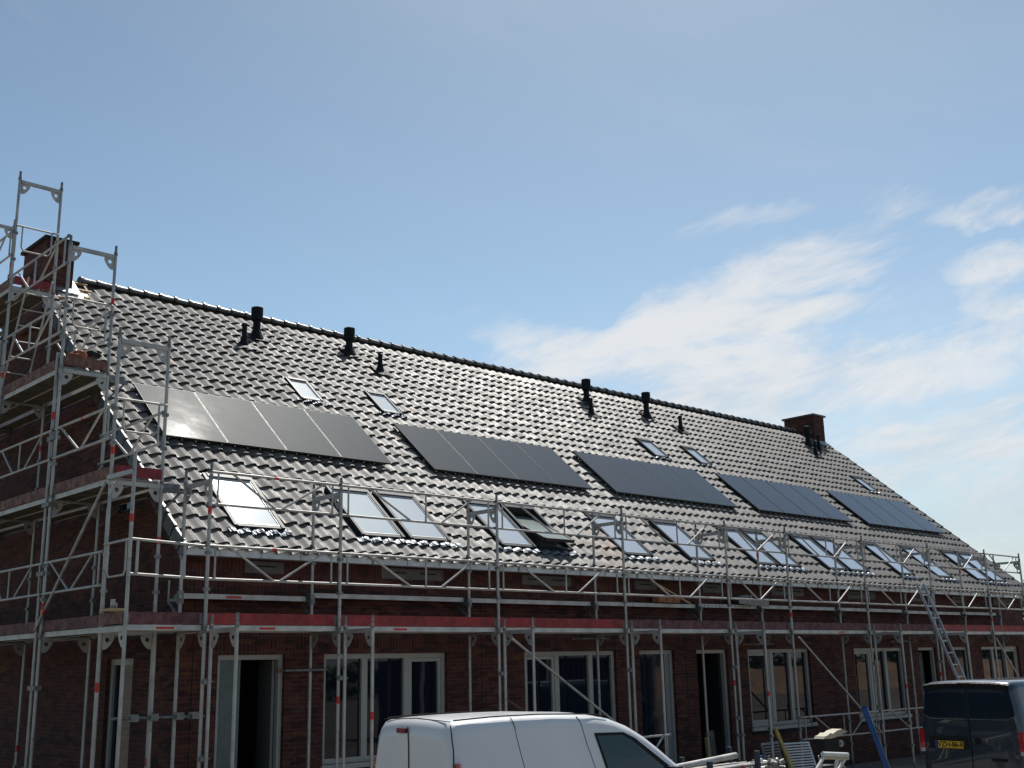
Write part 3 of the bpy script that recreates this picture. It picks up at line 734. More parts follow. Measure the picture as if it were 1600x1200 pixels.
def deck_mesh(L, n=2, w_=.32, tape=True, holes=False, ax='x', taped=.46, under='deck_wood'):
    m = MB()
    for k in range(n):
        y0 = .02+k*(w_+.01)
        m.box((.03, y0+.006, -.066), (L-.03, y0+w_-.006, -.052), under); m.box((.03, y0, -.012), (L-.03, y0+w_, -.004), 'plank')
        for yy in (y0, y0+w_-.006): m.box((.03, yy, -.075), (L-.03, yy+.006, -.012), 'plank')
        for x in (0.0, L-.05): m.box((x, y0+.01, -.085), (x+.05, y0+w_-.01, -.02), 'galv_dark')
    if tape: m.box((L*taped, .0168, -.058), (L*taped+.24, .0198, -.028), 'tape_red')
    if holes:
        for q in (.10, .16, .22, .28, .34, .62, .68, .74, .80, .86): m.tube((L*q, .0165, -.04), (L*q, .0195, -.04), .014, 'slot', 8)
    return m
D0 = 2.775; LIFT = [2.75, 4.72, 6.69, 8.65, 10.57]
sc = thing('front_scaffold', 'long grey steel scaffold along the house front, with red toe boards', 'scaffold', (7.364, YO, GZ))
so = wloc(sc)
def place(proto, x, y, z, rz=None):
    return copy_part(proto, sc, Vector((x, y, z))-so, rz)
PROT = []
def proto(mb, name, parent=None):
    o = mb.build(name, None); COL.objects.unlink(o); return o
fr_g = [proto(frame_mesh(LIFT[0]-.02-GZ, .05, base=True, tapes=t), 'standing_frame') for t in ((), ((0, 1.9),), ())]
fr_u = [proto(frame_mesh(LIFT[1]-LIFT[0], .21, tapes=t), 'standing_frame') for t in ((), ((0, 1.50),), ((0, .3), (1, 1.6)))]
PXE = PX + [34.9]
for i, x in enumerate(PXE):
    place(fr_g[i % 3], x, YO, GZ)
    if i < len(PX): place(fr_u[[1, 0, 0, 0, 0, 2, 0, 0, 2, 0][i]], x, YO, LIFT[0]-.02)
def bays(X): return list(zip(X[:-1], X[1:]))
cache = {}
def get(key, mk, name):
    if key not in cache: cache[key] = proto(mk(), name)
    return cache[key]
RED = {0: 'toe_red', 1: 'toe_red', 2: 'toe_red', 3: 'toe_dull', 4: 'toe_dull', 5: 'toe_dull', 6: 'toe_dull', 7: 'toe_red', 8: 'toe_red', 9: 'toe_brown'}
for i, (a, b) in enumerate(bays(PXE)):
    L = b-a; sh = L < 2.3; k = 's' if sh else ('e' if L > 3 and i == 9 else 'l') ; key = round(L, 2)
    tp = i in (0,)
    place(get(('t', key, tp), lambda: truss_mesh(L, .437, sh, tape=tp), 'guardrail'), a, YO+.035, 3.807)
    if i < 9: place(get(('t', key, tp), None, 'guardrail'), a, YO+.035, 4.804)
    mt = RED[i]; place(get(('b', key, mt), lambda: board_mesh(L, mt), 'toe_board'), a, YO+.055, D0+.004)
    tt = i in (0, 1, 5, 6)
    place(get(('d', key, tt, i), lambda: deck_mesh(L, 2, tape=tt, taped=[.40, .33, 0, 0, 0, .6, .2][i] if tt else 0), 'deck_plank'), a, YO+.028, D0)
    # narrow inner planks on brackets, half a metre above the deck
    dz = [-.0, .055, .05, .06, .08, .09, .09, .07, .085, .06][i]; hl = i in (4, 8)
    if i < 9: place(get(('in', key, hl, i), lambda: deck_mesh(L-.08, 1, .24, tape=(i == 0), holes=hl, taped=.34), 'inner_plank'), a+.06, YI+.07, 3.235+dz)
br = MB(); br.bar((0, .03, 3.14), (0, .34, 3.14), .03, .045, 'galv_dark'); br.bar((0, .02, 2.9), (0, .32, 3.12), .03, .03, 'galv_dark'); br.tube((0, .35, 3.12), (0, .35, 3.42), .014, 'galv', 8); br.box((-.035, -.035, 3.08), (.035, .035, 3.16), 'galv_dark')
brp = proto(br, 'bracket')
for i, x in enumerate(PX): copy_part(brp, sc, Vector((x, YI, [-.0, .03, .05, .06, .07, .08, .09, .07, .08, .07][i]))-so)
# wall ties and post couplers
cp = MB(); cp.box((-.05, -.03, -.03), (.05, .03, .03), 'galv_dark'); cp.tube((-.09, -.02, 0), (.09, -.02, 0), .012, 'galv_dark', 8); cp.tube((.03, .03, .03), (.03, .08, .03), .01, 'galv_dark', 6)
cpp = proto(cp, 'coupler')
# buttress frames in front at ground level
bf = [proto(frame_mesh(LIFT[0]-.03-GZ+.0, .18, base=True, w_=.66, tapes=t), 'buttress_frame') for t in ((), ((0, 1.7),))]
for i in (0, 1, 2, 3, 4, 5, 6, 7):
    if i == 5: continue
    place(bf[1 if i in (1, 4, 6) else 0], PX[i]+.06, -1.755, GZ-.0)
    place(cpp, PX[i]+.03, -1.06, 2.05)
    if i % 2 == 0: place(cpp, PX[i]+.03, -1.06, 1.1)
def brace(name, p, q, r=.022):
    b = MB(); b.tube(p, q, r, 'galv', 10); b.build(name, sc)
brace('diagonal_brace', (12.60, -1.13, 2.66), (15.55, -1.13, .92)); brace('diagonal_brace', (20.84, -1.13, 2.62), (23.78, -1.13, .55))
brace('diagonal_brace', (29.98, YO-.05, 2.6), (32.08, YO-.05, .6))
for a in (5, 6):
    L = PX[a+1]-PX[a]; place(get(('t', round(L, 2), False), lambda: truss_mesh(L, .437, False), 'guardrail'), PX[a], YO-.04, 1.015)
tr = truss_mesh(1.35, .42, True); copy_part(proto(tr, 'guardrail'), sc, Vector((14.2, -1.95, .98))-so, 0.0)
tr = MB(); tr.tube((15.42, -1.95, .96), (15.42, -1.95, GZ), .018, 'galv', 8); tr.tube((14.3, -1.95, .96), (14.3, -1.95, GZ), .018, 'galv', 8); tr.build('guardrail_post', sc)
tr = MB()
for x in (26.2, 26.75, 27.3): tr.tube((x, -1.45, .9), (x, -1.45, .2), .016, 'galv', 8)
for z in (.9, .55, .3): tr.tube((25.9, -1.45, z), (27.6, -1.45, z), .016, 'galv', 8)
tr.tube((25.92, -1.45, .9), (25.92, -1.45, GZ), .02, 'galv', 8); tr.tube((27.58, -1.45, .9), (27.58, -1.45, GZ), .02, 'galv', 8); tr.build('end_guard', sc)
# wall ties
for (x, z) in ((9.463, 2.17), (15.603, 2.62), (20.77, 2.5), (26.9, 2.55)):
    t_ = MB(); t_.tube((x-.1, YI+.03, z), (x-.35, .0, z), .016, 'galv_dark', 8); t_.tube((x-.45, YI-.05, z), (x+.25, YI-.05, z), .02, 'galv_dark', 8); t_.tube((x-.35, -.03, z), (x-.35, .0, z), .035, 'orange', 10); t_.build('wall_tie', sc)
t_ = MB(); t_.tube((6.45, -.38, 1.62), (7.75, -.38, 1.60), .022, 'galv_dark', 8)
for x in (6.75, 7.02, 7.38, 7.6): t_.box((x-.05, -.44, 1.57), (x+.05, -.32, 1.66), 'galv_dark')
t_.build('wall_tie', sc)

# gable scaffold: frames run across x, bays run along y
GX = 6.33
gs = thing('gable_scaffold', 'stepped grey steel scaffold tower wrapped round the left gable and chimney', 'scaffold', (GX, -.2, GZ)); gso = wloc(gs)
def gplace(p, x, y, z, rz=None): return copy_part(p, gs, Vector((x, y, z))-gso, rz)
gf_g = [proto(frame_mesh(LIFT[0]-.02-GZ, .05, ax='x', base=True, tapes=t), 'standing_frame') for t in (((1, 1.2),), ())]
gf = [proto(frame_mesh(LIFT[1]-LIFT[0], .16, ax='x', tapes=t), 'standing_frame') for t in ((), ((1, 1.15),), ((0, .35),))]
GY = [(-.2, 3), (1.85, 4), (4.40, 5), (6.70, 5), (9.2, 5)]
for j, (y, nl) in enumerate(GY):
    gplace(gf_g[j % 2], GX, y, GZ)
    for l in range(1, nl): gplace(gf[(j+l) % 3], GX, y, LIFT[l-1]-.02)
# doubled standard by the second frame
ds_ = MB(); ds_.tube((GX, 2.02, GZ), (GX, 2.02, 6.95), PR, 'galv', 12); ds_.tube((GX, 2.02, 5.9), (GX, 2.02, 6.02), PR+.002, 'tape_red', 12)
for z in (.9, 2.0, 3.6, 4.6, 5.6): ds_.box((GX-.05, 1.80, z-.03), (GX+.05, 2.07, z+.03), 'galv_dark')
ds_.build('extra_standard', gs)
def gtruss(y0, y1, z, x=GX, key=None, tape=False):
    L = y1-y0; o = get(('gt', round(L, 2), tape), lambda: truss_mesh(L, .44, L < 2.2, tape=tape), 'guardrail'); return gplace(o, x-.035, y0, z, R(90))
levels = {2.775: (0, 4, 'toe_dull'), 4.745: (0, 4, 'toe_brown'), 6.715: (1, 4, 'toe_brown'), 8.675: (2, 4, 'toe_brown')}
for li, (z, (j0, j1, mt)) in enumerate(levels.items()):
    for j in range(j0, j1):
        y0, y1 = GY[j][0], GY[j+1][0]; L = y1-y0
        gtruss(y0, y1, z+.97, tape=(li == 1 and j == 0))
        if (li, j) in ((2, 1),): gtruss(y0, y1, z+2.07)
        if (li, j) in ((1, 0), (2, 1)): gtruss(y0, y1, z+.97, x=GX+.726)
        bo = get(('b', round(L, 2), mt), lambda: board_mesh(L, mt), 'toe_board'); gplace(bo, GX+.03, y0, z+.004, R(90))
        dk = get(('gd', round(L, 2)), lambda: deck_mesh(L, 2, tape=False), 'deck_plank'); gplace(dk, GX+.726-.02, y0, z, R(90))
        if li < 3:
            # narrow plank between the inner posts and the gable wall
            ip = get(('gi', round(L, 2)), lambda: deck_mesh(L, 1, .26, tape=False), 'inner_plank'); gplace(ip, GX+.726+.33, y0+.05, z, R(90))
# end guards (loops) and end toe boards
def loop(x0, x1, y, z, name='end_guard', ax='x'):
    m = MB(); r = .014
    q = (lambda a, zz: (a, y, zz)) if ax == 'x' else (lambda a, zz: (y, a, zz))
    m.tube(q(x0, z), q(x1, z), .017, 'galv', 8)
    a, b = x0+(x1-x0)*.14, x0+(x1-x0)*.84
    m.path([q(a, z), q(a, z-.38), q(a+.04, z-.44), q(b-.06, z-.44), q(b, z-.38), q(b, z)], r, 'galv', 8); m.build(name, gs)
for y, z, mt in ((-.2, 4.745, 'toe_maroon'), (1.85, 6.715, 'toe_brown'), (4.40, 8.675, 'toe_maroon')):
    loop(GX, GX+.726, y-.04, z+1.07)
    m = MB(); m.box((GX+.04, y-.055, z+.01), (GX+.69, y-.025, z+.155), mt); m.build('toe_board', gs)
# corner bay joining both scaffolds
cx = 6.28
m = MB(); 
for (x, y, h_) in ((cx, YO, 4.93),):
    m.tube((x, y, GZ), (x, y, h_), PR, 'galv', 12); m.tube((x, y, 4.05), (x, y, 4.15), PR+.002, 'tape_red', 12)
m.tube((cx+.02, -.25, GZ), (cx+.02, -.25, 4.3), PR, 'galv', 12); m.tube((cx+.02, -.25, 1.95), (cx+.02, -.25, 2.07), PR+.002, 'tape_red', 12)
m.tube((7.03, -.30, GZ), (7.03, -.30, 2.72), PR, 'galv', 12)
m.bar((cx, YO, 4.70), (cx, -.24, 4.72), .05, .06, 'galv'); m.bar((cx, YO, 2.72), (cx, -.24, 2.72), .05, .07, 'galv')
gusset(m, YO, 2.68, 1, 'y', cx); gusset(m, -.24, 4.66, -1, 'y', cx)
m.build('corner_frame', gs)
L = 7.364-cx
m = board_mesh(L, 'toe_dull'); o = m.build('toe_board', None); o.parent = gs; o.location = Vector((cx, YO+.055, D0+.004))-gso
m = deck_mesh(L, 2, tape=True, taped=.4); o = m.build('deck_plank', None); o.parent = gs; o.location = Vector((cx, YO+.028, D0))-gso
m = MB(); m.tube((cx, YO+.035, 3.84), (7.34, YO+.035, 3.80), .0185, 'galv', 10); m.tube((cx, YO+.035, 3.40), (7.34, YO+.035, 3.37), .0185, 'galv', 10)
for x in (cx+.12, 7.05): m.tube((x, YO+.035, 3.82), (x, YO+.035, 3.385), .02, 'galv', 8)
m.build('guardrail', gs)
m = MB(); m.box((cx-.015, YO+.06, D0+.01), (cx+.015, -.28, D0+.16), 'toe_brown'); m.build('toe_board', gs)
loop(YO, -.25, cx, 3.83, ax='y')
# long diagonal brace on the outer face
m = MB(); m.tube((GX-.05, -.15, 4.66), (GX-.05, 1.95, 2.80), .021, 'galv', 10); m.tube((GX-.05, 1.70, 3.02), (GX-.05, 1.62, 3.09), .023, 'tape_red', 10); m.build('diagonal_brace', gs)
# brackets beneath gable decks
for z in (4.62, 6.59):
    for y, nl in GY[:4]:
        if z > 5 and nl < 4: continue
        m = MB(); m.bar((GX+.75, y, z), (GX+1.05, y, z), .04, .05, 'galv_dark'); m.bar((GX+.76, y, z-.28), (GX+1.0, y, z-.02), .03, .03, 'galv_dark'); m.build('bracket', gs)
# access ladder inside the tower
m = MB(); A = (6.50, 4.05, 8.75); B = (6.50, 5.02, 6.72)
for dx in (0, .40): m.tube((A[0]+dx, A[1], A[2]), (B[0]+dx, B[1], B[2]), .018, 'galv', 8)
for k in range(1, 8):
    t = k/8; m.tube((A[0], A[1]+(B[1]-A[1])*t, A[2]+(B[2]-A[2])*t), (A[0]+.4, A[1]+(B[1]-A[1])*t, A[2]+(B[2]-A[2])*t), .013, 'galv', 8)
m.build('access_ladder', gs)

# ------------------------------------------------------------------ leaning ladder
ld = thing('ladder', 'aluminium ladder leaning against the front scaffold behind the dark grey van', 'ladder', (26.2, -2.4, GZ))
def ladder_pts(x0): return (x0, -1.10, 3.89), (x0+.12, -2.42, GZ)
m = MB()
ends = [((26.02, -1.12, 3.88), (26.20, -2.44, GZ)), ((26.36, -1.12, 3.88), (26.54, -2.44, GZ))]
for a, b in ends: m.bar(a, b, .028, .06, 'zinc', (0, 1, 0))
m.build('stile', ld)
rg = MB()
a0, b0 = map(Vector, ends[0]); a1, b1 = map(Vector, ends[1])
for k in range(1, 15): t = k/15; rg.tube(a0.lerp(b0, t), a1.lerp(b1, t), .015, 'zinc', 8)
rg.build('rung', ld)

# ------------------------------------------------------------------ vans
def van(name, label, O, phi, Lg, H, Wd, prof, paint, roofr=.15, tumble=.10, belt=1.0):
    v = thing(name, label, 'van', O, None, phi)
    top = lambda x: float(np.interp(x, [p[0] for p in prof], [p[1] for p in prof]))
    def plan(x): return float(np.interp(x, [-.05, 0, .10, .5, Lg-1.1, Lg-.5, Lg-.15, Lg], [Wd-.09, Wd-.045, Wd-.012, Wd, Wd, Wd-.05, Wd-.16, Wd-.30]))
    def hw(x, z):
        zt = top(x); w0 = plan(x)
        if z > belt: w0 -= tumble*min(1.0, (z-belt)/(H-.2-belt))**1.25
        if z < .45: w0 -= .05*(.45-z)/.25
        return w0
    def section(x, inset=0.0):
        zt = top(x)-inset; zb = .24; r = roofr if zt > 1.25 else .10
        lv = [0, .12, .3, .5, .7, .85, 1.0]; P = []
        for f in lv:
            z = zb+(zt-r-zb)*f; P.append((hw(x, z)-inset, z))
        w1 = P[-1][0]
        for a in (20, 40, 60, 80): P.append((w1-r*1.0*(1-math.cos(R(a))), zt-r+r*math.sin(R(a))))
        P.append((w1*.6, zt+.012)); P.append((w1*.3, zt+.022)); P.append((0, zt+.026))
        return P
    return v, top, hw, section
def van_body(v, section, xs, paint, name='body', insets=None):
    m = MB(); rings = []
    for i, x in enumerate(xs):
        P = section(x, insets.get(i, 0) if insets else 0); ring = [(x, y, z) for y, z in P] + [(x, -y, z) for y, z in P[-2::-1]]
        rings.append(ring)
    n = len(rings[0]); base = len(m.v)
    for r_ in rings: m.v += r_
    k = m.mi(paint)
    for i in range(len(rings)-1):
        for j in range(n-1):
            a = base+i*n+j; m.f.append((a, a+1, a+1+n, a+n)); m.m.append(k); m.sm.append(True)
    for i in range(len(rings)-1): m.f.append((base+i*n, base+(i+1)*n, base+(i+1)*n+n-1, base+i*n+n-1)); m.m.append(k); m.sm.append(False)
    m.f.append(tuple(base+j for j in range(n-1, -1, -1))); m.m.append(k); m.sm.append(True)
    e = base+(len(rings)-1)*n; m.f.append(tuple(e+j for j in range(n))); m.m.append(k); m.sm.append(False)
    return m
def patch(pts, hw, off, m, side=-1, sub=6):
    """polygon given in (x,z) laid on the van side"""
    mb = MB(); c = [sum(p[0] for p in pts)/len(pts), sum(p[1] for p in pts)/len(pts)]
    dense = []
    for a, b in zip(pts, pts[1:]+pts[:1]):
        for k in range(sub): t = k/sub; dense.append((a[0]+(b[0]-a[0])*t, a[1]+(b[1]-a[1])*t))
    P3 = lambda x, z: (x, side*(hw(x, z)+off), z)
    for f0, f1 in ((1, .5), (.5, 0)):
        for a, b in zip(dense, dense[1:]+dense[:1]):
            q = lambda p, f: (c[0]+(p[0]-c[0])*f, c[1]+(p[1]-c[1])*f)
            pts_ = [q(a, f0), q(b, f0), q(b, f1), q(a, f1)] if f1 else [q(a, f0), q(b, f0), tuple(c)]
            mb.poly([P3(*p) for p in pts_], m, True)
    return mb
def wheels(v, xs, wd, r=.31):
    for x in xs:
        for s_ in (-1, 1):
            w_ = MB(); w_.tube((x, s_*(wd-.24), r), (x, s_*(wd-.03), r), r, 'rubber', 28); w_.tube((x, s_*(wd-.04), r), (x, s_*(wd-.022), r), r*.62, 'rim', 24)
            o = w_.build('wheel', v, world=False)
            a_ = MB(); a_.tube((x, s_*(wd-.05), r+.02), (x, s_*(wd+.004), r+.02), r+.06, 'seam', 28); a_.build('wheel_arch', v, world=False)
# small white panel van
prof1 = [(-.05, 1.60), (0, 1.755), (.05, 1.80), (.15, 1.822), (.8, 1.838), (1.4, 1.832), (2.05, 1.80), (2.3, 1.755), (2.5, 1.69), (2.7, 1.59), (2.93, 1.43), (3.15, 1.26), (3.35, 1.11), (3.6, 1.04), (4.05, .95), (4.22, .80), (4.30, .55)]
O1 = (7.92, -4.70, GZ)
v1, top1, hw1, sec1 = van('panel_van', 'small white panel van parked in front of the scaffold, its plain rear doors towards us', O1, R(-5), 4.3, 1.86, .89, prof1, 'van_white', .15, .16, .95)
xs1 = [-.021, -.021, -.02, .0, .025, .06, .12, .3, .6, 1, 1.4, 1.8, 2.05, 2.3, 2.55, 2.75, 2.95, 3.15, 3.35, 3.55, 3.75, 4.0, 4.15, 4.25, 4.30]
van_body(v1, sec1, xs1, 'van_white', insets={0: .12, 1: .07, 2: .05, 3: .028, 4: .012}).build('body', v1, world=False)
def seam_side(pts, hw, nm, v, side=-1, r=.0045, extra=None):
    m = MB(); m.path((extra or []) + [(x, side*(hw(x, z)+.000), z) for x, z in pts], r, 'seam', 6); m.build(nm, v, world=False)
seam_side([(.86, 1.68), (.88, 1.5), (.92, 1.2), (.96, .8), (.98, .35)], hw1, 'sliding_door_seam', v1, extra=[(.845, -.663, 1.826), (.85, -.700, 1.787), (.855, -.724, 1.738)])
seam_side([(1.82, 1.66), (1.84, 1.5), (1.91, 1.2), (2.0, .8), (2.02, .35)], hw1, 'front_door_seam', v1, extra=[(1.79, -.660, 1.797), (1.80, -.697, 1.758), (1.81, -.722, 1.712)])
m = MB(); m.path([(-.026, .03, 1.755), (-.03, .01, 1.5), (-.03, -.0, .45)], .006, 'seam', 6); m.build('rear_door_seam', v1, world=False)
m = MB(); m.path([(.03, -.70, 1.775), (.0, -.765, 1.70), (-.012, -.79, 1.63), (-.0, -.795, 1.55), (.0, -.80, 1.40), (.0, -.85, .9), (.0, -.85, .45)], .007, 'seam', 6); m.build('rear_door_seam', v1, world=False)
m = MB(); m.path([(.10, -.655, 1.826), (.6, -.672, 1.846), (1.2, -.672, 1.846), (1.9, -.668, 1.822), (2.25, -.66, 1.79)], .008, 'seam', 6); m.path([(.10, .655, 1.826), (.6, .672, 1.846), (1.2, .672, 1.846), (1.9, .668, 1.822)], .008, 'seam', 6)
m.path([(.06, -.655, 1.815), (.075, 0, 1.838), (.06, .655, 1.815)], .005, 'seam', 6)
m.build('roof_channel', v1, world=False)
m = MB(); m.box((-.045, .06, 1.685), (-.015, .235, 1.735), 'lens_dark'); m.build('brake_light', v1, world=False)
m = MB(); m.path([(1.55, .0, 1.865), (1.30, .0, 2.0)], .005, 'seam', 6); m.build('aerial', v1, world=False)
for s_ in (-1, 1):
    m = MB(); m.tube((.06, s_*.770, 1.40), (.05, s_*.825, .95), .045, 'tail_red', 14, r2=.05); m.build('tail_light', v1, world=False)
for s_ in (-1, 1):
    win = [(1.975, 1.612), (2.42, 1.60), (2.58, 1.53), (3.16, 1.11), (3.16, 1.02), (2.10, 1.00)]
    patch(win, hw1, .006, 'seam', s_).build('window_surround', v1, world=False)
    win = [(2.005, 1.582), (2.39, 1.572), (2.52, 1.51), (3.00, 1.15), (3.00, 1.04), (2.12, 1.03)]
    patch(win, hw1, .012, 'van_glass', s_).build('side_window', v1, world=False) if False else None
def tintfn(h, nt, b, O): pass
mat('van_glass', (.022, .045, .042), .04, spec=.6)
for s_ in (-1, 1):
    patch([(2.005, 1.582), (2.39, 1.572), (2.52, 1.51), (3.00, 1.15), (3.00, 1.04), (2.12, 1.03)], hw1, .012, 'van_glass', s_).build('side_window', v1, world=False)
    m = MB(); 
    T = Matrix.Translation((3.02, s_*.97, 1.08)); m.box((-.05, -.08, -.11), (.05, .08, .11), 'black_plastic', T); m.box((-.065, -.07, -.095), (-.0505, .07, .095), 'glass_dark', T)
    m.box((.0505, -.075, -.105), (.075, .075, .105), 'van_white', T); m.bar((3.02, s_*.84, 1.0), (3.02, s_*.93, 1.03), .05, .05, 'black_plastic'); m.build('wing_mirror', v1, world=False)
m = MB()
for i in range(8):
    xa, xb = 2.98+.07*i, 2.98+.07*(i+1)
    for a, b in ((-.62, -.3), (-.3, 0), (0, .3), (.3, .62)):
        m.poly([(x, y, top1(x)+.030-abs(y)*.03) for x, y in ((xa, a), (xb, a), (xb, b), (xa, b))], 'van_glass', True)
m.build('windscreen', v1, world=False)
m = MB(); m.box((-.06, -.80, .30), (.02, .80, .50), 'black_plastic'); m.box((4.22, -.62, .28), (4.33, .62, .48), 'black_plastic'); m.build('bumper', v1, world=False)
wheels(v1, (.72, 3.52), .89)
# the dark grey van on the right
prof2 = [(-.05, 1.80), (0, 1.90), (.05, 1.93), (.2, 1.95), (1.5, 1.965), (3.1, 1.95), (3.5, 1.91), (3.75, 1.80), (4.0, 1.56), (4.25, 1.30), (4.42, 1.16), (4.7, 1.08), (4.88, .95), (4.98, .6)]
O2 = (19.02, -5.52, GZ)
v2, top2, hw2, sec2 = van('delivery_van', 'dark slate grey van with tinted rear windows and a yellow number plate', O2, R(-5), 4.98, 1.98, .975, prof2, 'van_grey', .12, .14, 1.05)
xs2 = [-.021, -.021, -.02, 0, .03, .08, .2, .6, 1.2, 1.8, 2.4, 3.0, 3.3, 3.55, 3.75, 3.9, 4.05, 4.25, 4.42, 4.6, 4.8, 4.92, 4.98]
van_body(v2, sec2, xs2, 'van_grey', insets={0: .12, 1: .06, 2: .04, 3: .02, 4: .008}).build('body', v2, world=False)
for s_ in (-1, 1):
    m = MB(); a, b = s_*.03, s_*.83; c = s_*.76
    m.poly([(-.026, a, 1.36), (-.026, b-.02*s_, 1.38), (-.024, b, 1.45), (-.020, c, 1.84), (-.020, a, 1.855)], 'tint'); m.build('rear_window', v2, world=False)
    m = MB(); m.path([(-.027, s_*.02, 1.345), (-.027, s_*.70, 1.345), (-.027, s_*.82, 1.40)], .006, 'galv_dark', 6); m.build('window_crease', v2, world=False)
    m = MB()
    m.box((-.04, s_*.895-.04, 1.0), (.06, s_*.895+.045, 1.16), 'tail_red'); m.box((-.04, s_*.90-.045, .86), (.06, s_*.90+.045, 1.0), 'tail_red'); m.box((-.038, s_*.90-.04, .80), (.055, s_*.90+.04, .86), 'tail_clear')
    m.build('tail_light', v2, world=False)
m = MB(); m.path([(-.03, 0, 1.88), (-.03, 0, .45)], .007, 'seam', 6); m.build('rear_door_seam', v2, world=False)
m = MB()   # spoiler lip along the roof edge
for i in range(10):
    y0, y1 = -.78+.156*i, -.78+.156*(i+1); zf = lambda y: 1.955-.035*(y/.78)**4
    for q in (((-.045, -.035), (.0, -.012)), ((-.035, -.12), (-.045, -.035))):
        (xa, za), (xb, zb) = q; m.poly([(xa, y0, zf(y0)+za), (xa, y1, zf(y1)+za), (xb, y1, zf(y1)+zb), (xb, y0, zf(y0)+zb)], 'black_plastic')
m.build('spoiler', v2, world=False)
m = MB(); m.box((-.068, -.12, 1.915), (-.058, .12, 1.93), 'lens_dark'); m.build('brake_light', v2, world=False)
m = MB(); m.box((-.032, .05, .86), (-.0255, .77, 1.06), 'seam'); m.build('plate_recess', v2, world=False)
pl = MB(); pl.box((-.042, .13, .87), (-.034, .65, .985), 'plate_yellow'); pl.box((-.0435, .60, .872), (-.0422, .648, .983), 'plate_blue')
plo = pl.build('number_plate', v2, world=False)
tc_ = bpy.data.curves.new('number_plate_text', 'FONT'); tc_.body = 'VZH-86-R'; tc_.size = .122; tc_.align_x = 'CENTER'; tc_.align_y = 'CENTER'; tc_.extrude = .0005; tc_.offset = .0022; tc_.space_character = .93
to = bpy.data.objects.new('tmp_text', tc_); COL.objects.link(to)
bpy.context.view_layer.update()
tm = bpy.data.meshes.new_from_object(to.evaluated_get(bpy.context.evaluated_depsgraph_get())); COL.objects.unlink(to); bpy.data.objects.remove(to)
tm.materials.clear(); tm.materials.append(MATS['plate_ink'])
tx = bpy.data.objects.new('registration_number', tm); COL.objects.link(tx); tx.parent = plo
tx.matrix_local = Matrix(((0, 0, -1, -.0435), (-1, 0, 0, .365), (0, 1, 0, .927), (0, 0, 0, 1)))
m = MB(); m.tube((-.03, -.13, 1.0), (-.024, -.13, 1.0), .055, 'seam', 20); m.tube((-.036, -.13, 1.0), (-.03, -.13, 1.0), .035, 'black_plastic', 16); m.build('door_lock', v2, world=False)
m = MB(); m.box((-.034, -.62, .69), (-.0255, -.34, .74), 'seam'); m.build('door_handle', v2, world=False)
m = MB(); m.box((-.09, -.93, .28), (.03, .93, .50), 'black_plastic'); m.box((4.9, -.8, .25), (5.02, .8, .5), 'black_plastic'); m.build('bumper', v2, world=False)
for s_ in (-1, 1):
    patch([(3.05, 1.78), (3.55, 1.75), (3.95, 1.45), (4.12, 1.20), (3.05, 1.18)], hw2, .008, 'tint', s_).build('side_window', v2, world=False)
    seam_side([(2.95, 1.82), (2.95, .4)], hw2, 'front_door_seam', v2, s_); seam_side([(1.7, 1.82), (1.7, .4)], hw2, 'sliding_door_seam', v2, s_)
    m = MB(); m.box((.5, s_*.99-.01, 1.30), (2.9, s_*.99+.0, 1.315), 'seam'); m.build('slide_rail', v2, world=False)
    m = MB(); m.box((3.95, s_*1.02-.11, 1.1), (4.08, s_*1.02+.11, 1.42), 'black_plastic'); m.build('wing_mirror', v2, world=False)
m = MB()
for i in range(6):
    xa, xb = 3.72+.11*i, 3.72+.11*(i+1)
    m.poly([(x, y, top2(x)+.034) for x, y in ((xa, -.62), (xb, -.62), (xb, .62), (xa, .62))], 'tint', True)
m.build('windscreen', v2, world=False)
wheels(v2, (.95, 4.0), .975, .34)

# ------------------------------------------------------------------ loose things on site
rk = thing('tube_rack', 'dark steel stillage with upright corner posts holding scaffold tubes in front of the doors', 'rack', (15.4, -3.0, GZ))
m = MB()
for x, y in ((14.85, -3.3), (14.85, -2.75), (16.10, -3.3), (16.10, -2.75)): m.build if False else m.box((x-.035, y-.035, GZ), (x+.035, y+.035, .72 if x < 15 else .80), 'rack')  if False else None
mat('rack', (.05, .065, .08), .6, .3, var=.3)
for i, (x, y, h_) in enumerate(((14.85, -3.3, .66), (14.85, -2.75, .70), (16.10, -3.3, .74), (16.10, -2.75, .78))):
    m = MB(); m.box((x-.035, y-.035, GZ), (x+.035, y+.035, h_), 'rack'); m.build('corner_post', rk)
m = MB()
for x in (14.85, 16.10): m.box((x-.03, -3.26, GZ+.12), (x+.03, -2.79, GZ+.18), 'rack')
m.build('cross_beam', rk)
nt_ = 0
for row in range(5):
    for k in range(7 - row % 2):
        y = -3.21 + .062*k + (.031 if row % 2 else 0); z = GZ+.205+row*.118*.5*1.95/1.05+.0; z = GZ+.21+row*.125
        x0 = 13.7+rng.uniform(-.35, .2); x1 = 16.35+rng.uniform(-.3, .25)
        t_ = MB(); t_.tube((x0, y, z), (x1, y, z+.01), .0242, 'galv', 12, caps=False)
        if rng.rand() < .5:
            xx = rng.uniform(15.2, 15.9); t_.tube((xx, y, z+.005), (xx+.09, y, z+.005), .0252, ('tape_red', 'blue_pipe', 'tape_green')[rng.randint(3)] if False else 'tape_red', 12, caps=False)
        o = t_.build('scaffold_tube'); tag(o, 'loose galvanised scaffold tube lying in the dark rack', 'scaffold tube', 'scaffold tubes in the rack')
        nt_ += 1
o = MB(); o.tube((14.1, -3.05, .58), (16.0, -2.95, .66), .05, 'galv', 14); o = o.build('thick_tube'); tag(o, 'thick pale tube lying slanted on top of the racked scaffold tubes', 'tube')
